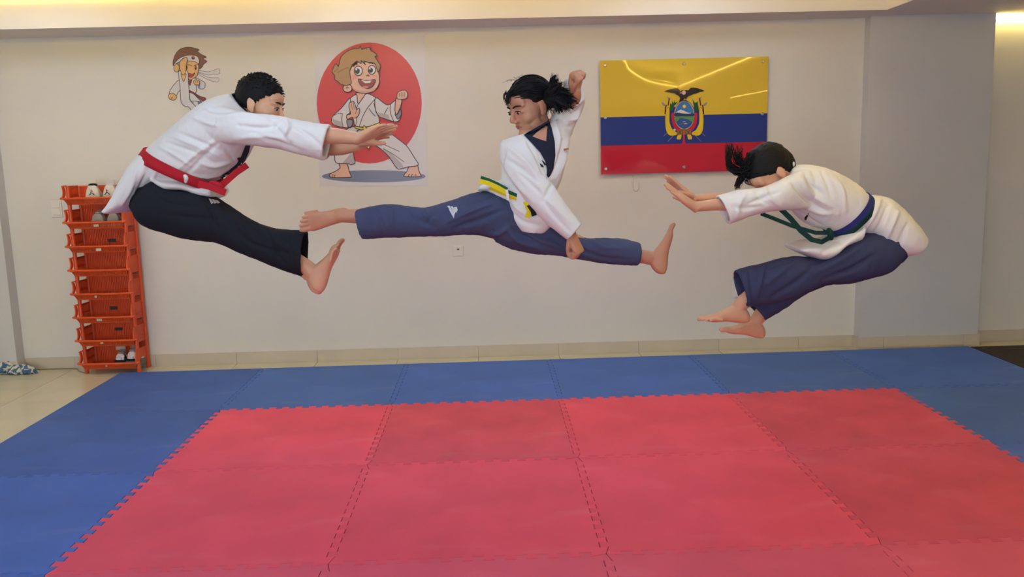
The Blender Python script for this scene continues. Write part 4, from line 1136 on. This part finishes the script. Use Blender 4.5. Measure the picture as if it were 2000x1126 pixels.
for f in (lambda p: p, mirror):
    it += [('f', (44,56,128), f([(243,480),(300,440),(335,420),(325,560),(330,640),(380,760),(440,800),(380,840),(290,800),(250,700)])),
           ('f', (196,44,60), f([(272,535),(318,535),(330,650),(380,735),(455,790),(380,835),(320,775),(285,690)])),
           ('f', YE, f([(168,560),(200,440),(222,430),(242,480),(240,660),(262,740),(300,810),(362,850),(355,895),(260,908),(205,870),(172,770)]), ((90,70,40),5)),
           ('s', (108,30,36), f([(236,272),(226,330),(216,392)]), 20), ('s', (108,30,36), f([(182,392),(172,460),(166,540)]), 20),
           ('p', SV, f([(98,335),(150,358),(178,392),(150,412),(118,385)])), ('p', SV, f([(190,240),(240,272),(220,292)])),
           ('s', SV, f([(195,862),(140,915)]), 8), ('s', SV, f([(302,908),(215,1000)]), 8),
           ('f', YE, f([(385,893),(440,893),(436,930),(425,968),(362,962)]))]
it += [('p', GR, [(240,470),(250,350),(275,380),(290,310),(305,360),(335,298),(335,350),(380,325),(345,380),(320,400),(300,470),(265,490)]),
 ('p', (40,84,60), [(650,400),(625,290),(668,350),(690,345),(712,320),(735,460),(700,500),(668,500)]),
 ('e', BRN, (490,560,180,252)), ('e', (190,176,166), (490,560,170,243)), ('e', (70,120,176), (490,560,160,230)),
 ('f', (44,84,150), [(340,640),(400,600),(580,600),(640,640),(625,690),(580,750),(490,788),(400,750),(355,690)]),
 ('f', (96,140,84), [(332,575),(490,580),(650,575),(648,640),(635,680),(560,640),(520,625),(420,612),(400,640),(345,680),(333,630)]),
 ('f', (52,92,154), [(400,625),(470,615),(540,640),(600,680),(560,740),(490,770),(410,740),(370,690),(420,660)]),
 ('p', (214,208,206), [(340,522),(380,490),(428,464),(490,488),(545,515),(640,535),(640,545),(340,545)]),
 ('f', (56,70,98), [(332,525),(400,520),(450,530),(560,534),(648,528),(651,575),(490,582),(330,578)]),
 ('e', YE, (490,412,30,30)), ('e', (236,210,110), (490,412,19,19)),
 ('p', (170,70,56), [(405,708),(560,703),(540,716),(430,720)]), ('p', WH, [(478,704),(510,688),(548,702)]), ('p', WH, [(462,668),(510,664),(508,674),(464,676)]),
 ('p', (150,104,62), [(372,810),(440,800),(490,786),(540,800),(606,810),(606,890),(362,890)]),
 ('s', (92,58,40), [(385,815),(440,885)], 8), ('s', (92,58,40), [(440,815),(385,885)], 8), ('s', (92,58,40), [(460,810),(460,888)], 8), ('s', (92,58,40), [(515,810),(515,888)], 8), ('s', (92,58,40), [(530,815),(585,885)], 8), ('s', (92,58,40), [(585,815),(530,885)], 8),
 ('p', (196,44,60), [(466,890),(494,890),(500,1005),(516,1045),(445,1045),(464,1005)]),
 ('p', WH, [(300,805),(325,785),(350,808),(322,835)]),
 ('f', BRN, [(430,330),(470,300),(520,300),(560,345),(490,325)]),
 ('p', DK, [(145,160),(200,138),(262,118),(330,105),(378,106),(400,125),(420,158),(455,138),(510,140),(556,140),(580,112),(602,96),(660,96),(720,106),(790,130),(832,152),(790,165),(740,172),(690,195),(640,205),(600,225),(560,240),(535,262),(515,300),(478,298),(450,320),(395,342),(420,275),(400,240),(360,215),(320,188),(270,182),(220,170)]),
 ('e', (214,186,176), (482,178,33,36)), ('p', (204,140,120), [(398,188),(455,165),(455,196)]), ('p', (214,186,120), [(480,300),(500,275),(515,300)])]
art('coat_of_arms', fp, C6, it, .0283, .05, .00012)
bolt = None
for u, v in ((1181.5,127.5), (1336,124.5), (1490.5,120), (1182.5,229.5), (1489,222), (1183.5,329.5), (1336,326), (1488,322)):
    p = atwall(u, v, .028)
    mb = MB(); wy = wally(p.x)
    mb.tube([(p.x, wy+.002, p.z), (p.x, p.y+.004, p.z)], .007, 12)
    mb.tube([(p.x, p.y+.001, p.z), (p.x, p.y-.003, p.z), (p.x, p.y-.006, p.z)], [.0115, .0115, .008], 14)
    mb.build('standoff_bolt', M_METAL, fp)

# ---- wall fittings
def plate(name, x0, x1, z0, z1, label, cat, m, th=.008):
    e = empty(name, ((x0+x1)/2, wally((x0+x1)/2), z0)); tag(e, label, cat)
    f = lambda x: wally(x)
    L = lambda p: Vector(p)-e.location
    bv = .003
    MB().hexa([L((x0,f(x0),z0)), L((x1,f(x1),z0)), L((x1,f(x1)-.0,z1)), L((x0,f(x0)-.0,z1)), L((x0+bv,f(x0)-th,z0+bv)), L((x1-bv,f(x1)-th,z0+bv)), L((x1-bv,f(x1)-th,z1-bv)), L((x0+bv,f(x0)-th,z1-bv))]).build('cover_plate', m, e)
    return e, f, L
e, f, L = plate('light_switch', -1.497, -1.418, 1.10, 1.228, 'cream double light switch plate on the wall behind the orange shoe rack', 'light switch', M_WHITE_PL)
for z0, z1 in ((1.118, 1.162), (1.168, 1.212)):
    MB().hexa([L((-1.485,f(-1.485)-.007,z0)), L((-1.43,f(-1.43)-.007,z0)), L((-1.43,f(-1.43)-.007,z1)), L((-1.485,f(-1.485)-.007,z1)), L((-1.484,f(-1.48)-.014,z0+.002)), L((-1.431,f(-1.43)-.014,z0+.002)), L((-1.431,f(-1.43)-.010,z1-.002)), L((-1.484,f(-1.48)-.010,z1-.002))]).build('rocker', M_WHITE_PL, e)
e, f, L = plate('power_outlet', 3.373, 3.49, .39, .467, 'cream power outlet plate low on the wall behind the folded jumper', 'outlet', M_WHITE_PL)
for x in (3.405, 3.458):
    MB().box(L((x-.018, f(x)-.0105, .408)), L((x+.018, f(x)-.007, .449))).build('socket', M_WHITE_PL, e)
    for dx in (-.007, .007): MB().box(L((x+dx-.002, f(x)-.0112, .424)), L((x+dx+.002, f(x)-.010, .438))).build('slot', M_DARKM, e)
e, f, L = plate('blank_wall_plate', 1.340, 1.416, .745, .823, 'square blank plate with a small hole under the splitting jumper', 'wall plate', M_WALL, .006)
MB().ellipsoid(L((1.377, f(1.377)-.006, .796)), (.009, .0015, .006), 12, 8).build('hole', M_DARKM, e)
pts = [atwall(u, v, .004) for u, v in ((1236,343), (1236,362), (1239,371), (1245,372), (1248,364), (1248,356))]
o = MB().tube(pts, .0035, 8, sub=4).build('wall_hook', M_WALL, None, True); tag(o, 'small paint-covered wall hook just below the flag panel', 'hook')

# ================================================================== SHOE RACK, SHOES, SMALL THINGS
RO = Vector((-1.1, 1.103, 0)); RA = math.radians(-2.5)
RMX = Matrix.Translation(RO) @ Matrix.Rotation(RA, 4, 'Z')
rack = empty('shoe_rack', RO); rack.rotation_euler.z = RA
tag(rack, 'tall orange plastic shoe rack of eight stacked open baskets against the wall', 'shoe rack')
HW, DP = .19, .148
def slats(mb, p00, p10, p11, p01, n, w, th, rails=()):
    """n slats from edge p00-p10 to edge p01-p11, with rails across"""
    p00, p10, p11, p01 = map(Vector, (p00, p10, p11, p01)); nn = (p10-p00).cross(p01-p00).normalized()
    for i in range(n):
        t = (i+.5)/n; mb.bar(p00.lerp(p10, t), p01.lerp(p11, t), w, th, nn)
    for s, h in rails: mb.bar(p00.lerp(p01, s), p10.lerp(p11, s), h, th*1.15, nn)
PITCH_Z = .1656
proto = {}
def piece(key, make):
    if key not in proto:
        mb = make(); me = bpy.data.meshes.new(key); me.from_pydata([tuple(p) for p in mb.v], [], mb.f); me.materials.append(M_ORANGE); me.update(); proto[key] = me
    return proto[key]
def sub(name, key, make, parent, loc=(0,0,0), sx=1):
    o = bpy.data.objects.new(name, piece(key, make)); o.location = loc; o.scale = (sx, 1, 1); o.parent = parent; COL.objects.link(o); return o
def mk_bottom():
    mb = MB(); slats(mb, (-HW+.01,-.022,-.036), (HW-.01,-.022,-.036), (HW-.01,DP,-.036), (-HW+.01,DP,-.036), 22, .011, .004, ((.02,.012), (.5,.012), (.98,.012))); return mb
def mk_front():
    mb = MB(); slats(mb, (-.198,-.048,-.002), (.198,-.048,-.002), (.185,-.024,-.040), (-.185,-.024,-.040), 34, .0075, .004, ((.06,.010), (.95,.010))); return mb
def mk_lip():
    mb = MB(); P = [(-.212,-.040,.004), (-.205,-.050,.001), (-.1,-.054,0), (.1,-.054,0), (.205,-.050,.001), (.212,-.040,.004)]
    mb.tube(P, .0075, 10, sub=3); return mb
def mk_ear():                                        # curved upright flange at a front corner (right side)
    mb = MB(); R = []
    for x, y, z, w in crom([(.206,-.050,-.004,.010), (.200,-.040,.010,.014), (.196,-.030,.035,.016), (.198,-.028,.065,.014), (.203,-.030,.088,.011)], 4):
        R.append([Vector((x-.004,y-w,z)), Vector((x+.004,y-w,z)), Vector((x+.004,y+w,z)), Vector((x-.004,y+w,z))])
    mb.rings(R); mb.bar((.196,-.028,.086), (.196,.006,.086), .010, .008); return mb
def mk_side_slots():
    mb = MB(); slats(mb, (-HW,-.015,-.034), (-HW,DP,-.034), (-HW,DP,.082), (-HW,-.015,.082), 15, .0052, .004, ((.03,.012), (.42,.008), (.5,.008), (.97,.014))); return mb
def mk_side_plain():
    mb = MB(); mb.hexa([(HW-.002,-.012,-.034),(HW+.002,-.012,-.034),(HW+.002,DP,-.034),(HW-.002,DP,-.034),(HW-.002,-.012,.080),(HW+.002,-.012,.080),(HW+.002,DP,.080),(HW-.002,DP,.080)])
    for z in (-.030, -.01, .01): mb.bar((HW+.003,-.005,z), (HW+.003,DP,z), .004, .003)
    mb.bar((HW+.002,-.016,.082), (HW+.002,DP+.004,.082), .012, .010); return mb
def mk_back():
    mb = MB(); mb.box((-HW, DP-.002, -.036), (HW, DP+.002, .116))
    slats(mb, (-HW+.006,DP-.004,-.034), (HW-.006,DP-.004,-.034), (HW-.006,DP-.004,.112), (-HW+.006,DP-.004,.112), 30, .0045, .004, ((.98,.010),)); return mb
def mk_back_top():
    mb = MB(); mb.box((-HW, DP-.002, -.036), (HW, DP+.002, .082))
    slats(mb, (-HW+.006,DP-.004,-.034), (HW-.006,DP-.004,-.034), (HW-.006,DP-.004,.078), (-HW+.006,DP-.004,.078), 30, .0045, .004, ((.98,.010),)); return mb
def mk_post():
    mb = MB(); mb.tube([(0,0,-.085), (0,0,-.04), (0,0,.02), (0,0,.0806)], [.0125,.0135,.0125,.0115], 10); return mb
def mk_foot():
    mb = MB(); mb.tube([(0,0,-.0775), (0,0,-.04), (0,0,.02), (0,0,.0806)], [.013,.0145,.0125,.0115], 10); return mb
lipz = [.0785+PITCH_Z*k for k in range(8)]
M_TAG = mat('paper_tag', rgb(205,196,176), .7); M_TAGD = mat('dark_tag', rgb(58,56,54), .6)
for k, z in enumerate(lipz):
    bk = sub('basket', 'basket_bottom', mk_bottom, rack, (0, 0, z))
    sub('front_panel', 'front_panel', mk_front, bk); sub('front_lip', 'front_lip', mk_lip, bk)
    sub('corner_flange', 'corner_flange', mk_ear, bk); sub('corner_flange', 'corner_flange', mk_ear, bk, sx=-1)
    sub('side_panel', 'side_slots', mk_side_slots, bk); sub('side_panel', 'side_plain', mk_side_plain, bk); sub('back_panel', 'back_panel', mk_back, bk) if k < 7 else sub('back_panel', 'back_panel_top', mk_back_top, bk)
    kind = ('post_foot', mk_foot) if k == 0 else ('post', mk_post)
    for x in (-HW+.008, HW+.004):
        for y in (-.002, DP): sub('post', kind[0], kind[1], bk, (x, y, 0))
def sticker(k, u, v, w, h, y, m, name):
    p = RMX.inverted() @ at(u, v, RO.y+y)
    bk = [c for c in rack.children if abs(c.location.z-lipz[k]) < .01][0]
    z = p.z-lipz[k]
    MB().box((p.x-w/2, y-.0015, z-h/2), (p.x+w/2, y, z+h/2)).build(name, m, bk)
for k, u, v, w, h in ((5,193,487,.036,.018), (3,187,579,.018,.016), (2,194,624,.038,.018), (1,199,669,.02,.014), (0,208,714,.012,.012), (6,188,440,.034,.016)):
    sticker(k, u, v, w, h, -.048, M_TAG, 'sticker')
for k, u, v, w, h in ((5,219,469,.056,.022), (2,222,601,.056,.024), (1,232,642,.056,.022)): sticker(k, u, v, w, h, DP-.007, M_TAGD, 'size_tag')
sticker(0, 236, 679, .07, .026, DP-.007, M_TAG, 'size_tag')

def shoe(px, heel_y, z, yaw, label, cols, L=.175, W=.082, H=.085, sole_h=.026, tongue=.03, collar=None, group=None, logo=None, strap=None):
    """a sneaker standing with its heel towards the room; local y runs heel to toe"""
    e = empty('sneaker', (px, heel_y, z)); e.rotation_euler.z = yaw; tag(e, label, 'shoe', group)
    up, so, lace = cols
    def D(y, w, z0, h, lean=0):
        pts = []
        for k in range(14):
            t = math.pi*k/13; hh = spow(math.sin(t), .55)
            pts.append(Vector((w*spow(math.cos(t), .5)*(1-.30*hh), y+.010*hh*(1 if y < L*.3 else 0), z0+h*hh)))
        return pts
    S = crom([(0,.80,.94), (.04,.93,1.0), (.10,.98,1.0), (.22,.96,.93), (.36,.94,.95), (.47,.94,.80), (.62,1.0,.60), (.80,.98,.46), (.93,.75,.36), (1,.40,.22)], 3)
    mb = MB(); mb.rings([D(y*L, w*W/2*.96, sole_h*.8, h*(H-sole_h)) for y, w, h in S]); mb.build('upper', up, e, True)
    mb = MB(); R = []
    for y, w, h in S:
        ww = w*W/2*1.06; yy = y*L*1.03-.003
        R.append([Vector((-ww,yy,.0)), Vector((ww,yy,.0)), Vector((ww*1.02,yy,sole_h*.5)), Vector((ww*.97,yy,sole_h)), Vector((-ww*.97,yy,sole_h)), Vector((-ww*1.02,yy,sole_h*.5))])
    mb.rings(R); so_o = mb.build('sole', so, e)
    mb = MB(); mb.ellipsoid((0, L*.26, H*.965), (W*.27, L*.17, .012), 16, 8); mb.build('lining', collar or M_LOGOK, e, True)
    mb = MB(); mb.rings([[Vector((-.018*q,y,z1)), Vector((.018*q,y,z1)), Vector((.018*q,y+.006,z1-.004)), Vector((-.018*q,y+.006,z1-.004))] for y, z1, q in ((L*.50,H*.72,1), (L*.42,H*.95,1.1), (L*.38,H+tongue,1.0))]); mb.build('tongue', collar or up, e)
    for q in range(4):
        y = L*(.44+.06*q); zz = sole_h*.8+(H-sole_h)*(.92-.11*q)
        mb = MB(); mb.tube([(-.022,y,zz-.006), (0,y-.004,zz+.004), (.022,y,zz-.006)], .0025, 6, sub=3); mb.build('lace', lace, e, True)
    if logo:
        mb = MB(); o = -.0045
        for a, b_ in logo: mb.bar((a[0], -.001+.010*max(0, min(1, (a[1]-.03)/.05))**2, a[1]), (b_[0], -.001+.010*max(0, min(1, (b_[1]-.03)/.05))**2, b_[1]), .0035, .006, Vector((0,1,0)))
        mb.build('heel_mark', M_LOGOK, e)
    if strap:
        mb = MB()
        mb.rings([D(y*L, w*W/2*1.02, sole_h*.8, h*(H-sole_h)*1.04) for y, w, h in ((-.012,.83,.62), (.02,.96,.80), (.10,1.0,.92), (.20,1.0,.92))], caps=True)
        s_ = mb.build('strap', strap, e, True)
        MB().box((-.016,-.006,sole_h+.016), (.016,.004,sole_h+.030)).build('strap_print', M_LOGO, s_)
    return e
M_SHW = mat('shoe_white', rgb(214,206,190), .6, var=.08, vscale=30); M_SHG = mat('shoe_grey', rgb(142,138,134), .7, var=.08, vscale=30)
M_SOLW = mat('sole_white', rgb(206,200,188), .55); M_SOLG = mat('sole_grey', rgb(104,102,98), .6); M_SHLG = mat('shoe_light', rgb(208,200,196), .6)
fig = [((-.004,.078),(-.006,.058)), ((-.006,.058),(.010,.050)), ((-.006,.058),(-.014,.044)), ((.010,.050),(.014,.042)), ((-.020,.042),(-.010,.046)), ((-.004,.070),(.006,.064))]
def spot(u, v, dy): 
    p = at(u, v, RO.y+dy); return p
p = spot(180, 386, -.02); shoe(p.x, p.y, lipz[7]-.033, math.radians(4), 'off-white high-top sneaker, left of the pair on the top basket of the rack', (M_SHW, M_SOLW, M_SHW), L=.135, W=.11, H=.125, sole_h=.03, tongue=.035, group='sneakers on the shoe rack', logo=[(Vector((a[0],a[1]+.012)), Vector((b_[0],b_[1]+.012))) for a, b_ in fig])
p = spot(213, 386, -.02); shoe(p.x, p.y, lipz[7]-.033, math.radians(-4), 'off-white high-top sneaker, right of the pair on the top basket of the rack', (M_SHW, M_SOLW, M_SHW), L=.135, W=.112, H=.125, sole_h=.03, tongue=.028, collar=M_SHLG, group='sneakers on the shoe rack', logo=[(Vector((a[0]-.01,a[1]+.012)), Vector((b_[0]-.01,b_[1]+.012))) for a, b_ in fig])
p = spot(189, 434, -.015); shoe(p.x, p.y, lipz[6]-.033, math.radians(-6), 'grey low sneaker with pale sole, left one on the second basket from the top', (M_SHG, M_SOLW, M_SHG), L=.135, W=.098, H=.098, sole_h=.034, tongue=.016, collar=M_SHG, group='sneakers on the shoe rack')
p = spot(219, 434, -.015); shoe(p.x, p.y, lipz[6]-.033, math.radians(-10), 'grey low sneaker with pale sole, right one on the second basket from the top', (M_SHG, M_SOLW, M_SHG), L=.13, W=.105, H=.095, sole_h=.034, tongue=.016, collar=M_SHG, group='sneakers on the shoe rack')
p = spot(234, 708, -.02); shoe(p.x, p.y, lipz[0]-.033, math.radians(-4), 'grey and white strapped sneaker, left of the pair in the bottom basket of the rack', (M_SHLG, M_SOLG, M_SHG), L=.135, W=.088, H=.10, sole_h=.036, tongue=.02, collar=M_SHG, group='sneakers on the shoe rack', strap=M_LOGOK)
p = spot(257, 708, -.02); shoe(p.x, p.y, lipz[0]-.033, math.radians(-6), 'grey and white strapped sneaker, right of the pair in the bottom basket of the rack', (M_SHLG, M_SOLG, M_SHG), L=.135, W=.092, H=.115, sole_h=.042, tongue=.03, collar=M_SHG, group='sneakers on the shoe rack', strap=M_LOGOK)

# crumpled towel by the left pillar
def towel():
    m = mat('towel_cloth', rgb(205,203,186), .9, .1)
    nt = m.node_tree; bs = nt.nodes['Principled BSDF']
    tc = nt.nodes.new('ShaderNodeTexCoord'); w = nt.nodes.new('ShaderNodeTexWave'); w.inputs['Scale'].default_value = 5.5; w.inputs['Distortion'].default_value = 9; w.inputs['Detail Scale'].default_value = 3.5
    r = nt.nodes.new('ShaderNodeValToRGB'); r.color_ramp.elements[0].color = rgb(82,112,142); r.color_ramp.elements[1].color = rgb(206,204,186); r.color_ramp.elements[0].position = .40; r.color_ramp.elements[1].position = .66
    nt.links.new(tc.outputs['Object'], w.inputs['Vector']); nt.links.new(w.outputs['Fac'], r.inputs['Fac']); nt.links.new(r.outputs['Color'], bs.inputs['Base Color'])
    a = atz(-40, 733, 0); c = atz(66, 731, 0); mb = MB(); rr = random.Random(3)
    for k in range(22):
        t = k/21; x = a.x+.03+(c.x-a.x-.08)*t; y = a.y+.022+rr.uniform(-.010, .022); h = .018+.046*math.sin(math.pi*min(1, .25+t*.75))
        ang = rr.uniform(-1.3, 1.3)
        z = rr.uniform(.4, 1)*h
        d = Vector((math.cos(ang)*.055, math.sin(ang)*.02, 0))
        mb.capsule([Vector((x,y,z*.6))-d, Vector((x,y,z+.008)), Vector((x,y,z*.5))+d], [.013,.019,.013], 12)
    mb.ellipsoid((c.x-.09, c.y+.025, .028), (.095,.036,.030), 18, 12); mb.ellipsoid((a.x+.09, a.y+.025, .02), (.10,.034,.022), 18, 12)
    me = remesh(mb, .005, 3); co, no = get_np(me)
    dsp = np.array([.012*noise.noise(Vector((p[0]*24, p[1]*30, p[2]*40)))+.012*abs(noise.noise(Vector((p[0]*45+9, p[1]*30, p[2]*30)))) for p in co])
    co = co+no*dsp[:, None]; co[:, 2] = np.maximum(co[:, 2], .0005); set_np(me, co)
    o = mesh_obj('towel', me, m); tag(o, 'crumpled blue and white towel lying on the floor tiles by the left pillar', 'towel')
towel()
# thin cable along the skirting
pts = [atz(u, v, .004) for u, v in ((72,720), (95,718.5), (120,716.5), (140,714.5), (147,715), (151,720), (156,724.5), (166,727))]
for p in pts: p.y = min(p.y, wally(p.x)-.022)
o = MB().tube(pts, .0032, 8, sub=4).build('cable', mat('beige_cable', rgb(150,132,104), .6), None, True); tag(o, 'thin beige cable lying on the floor along the skirting beside the rack', 'cable')
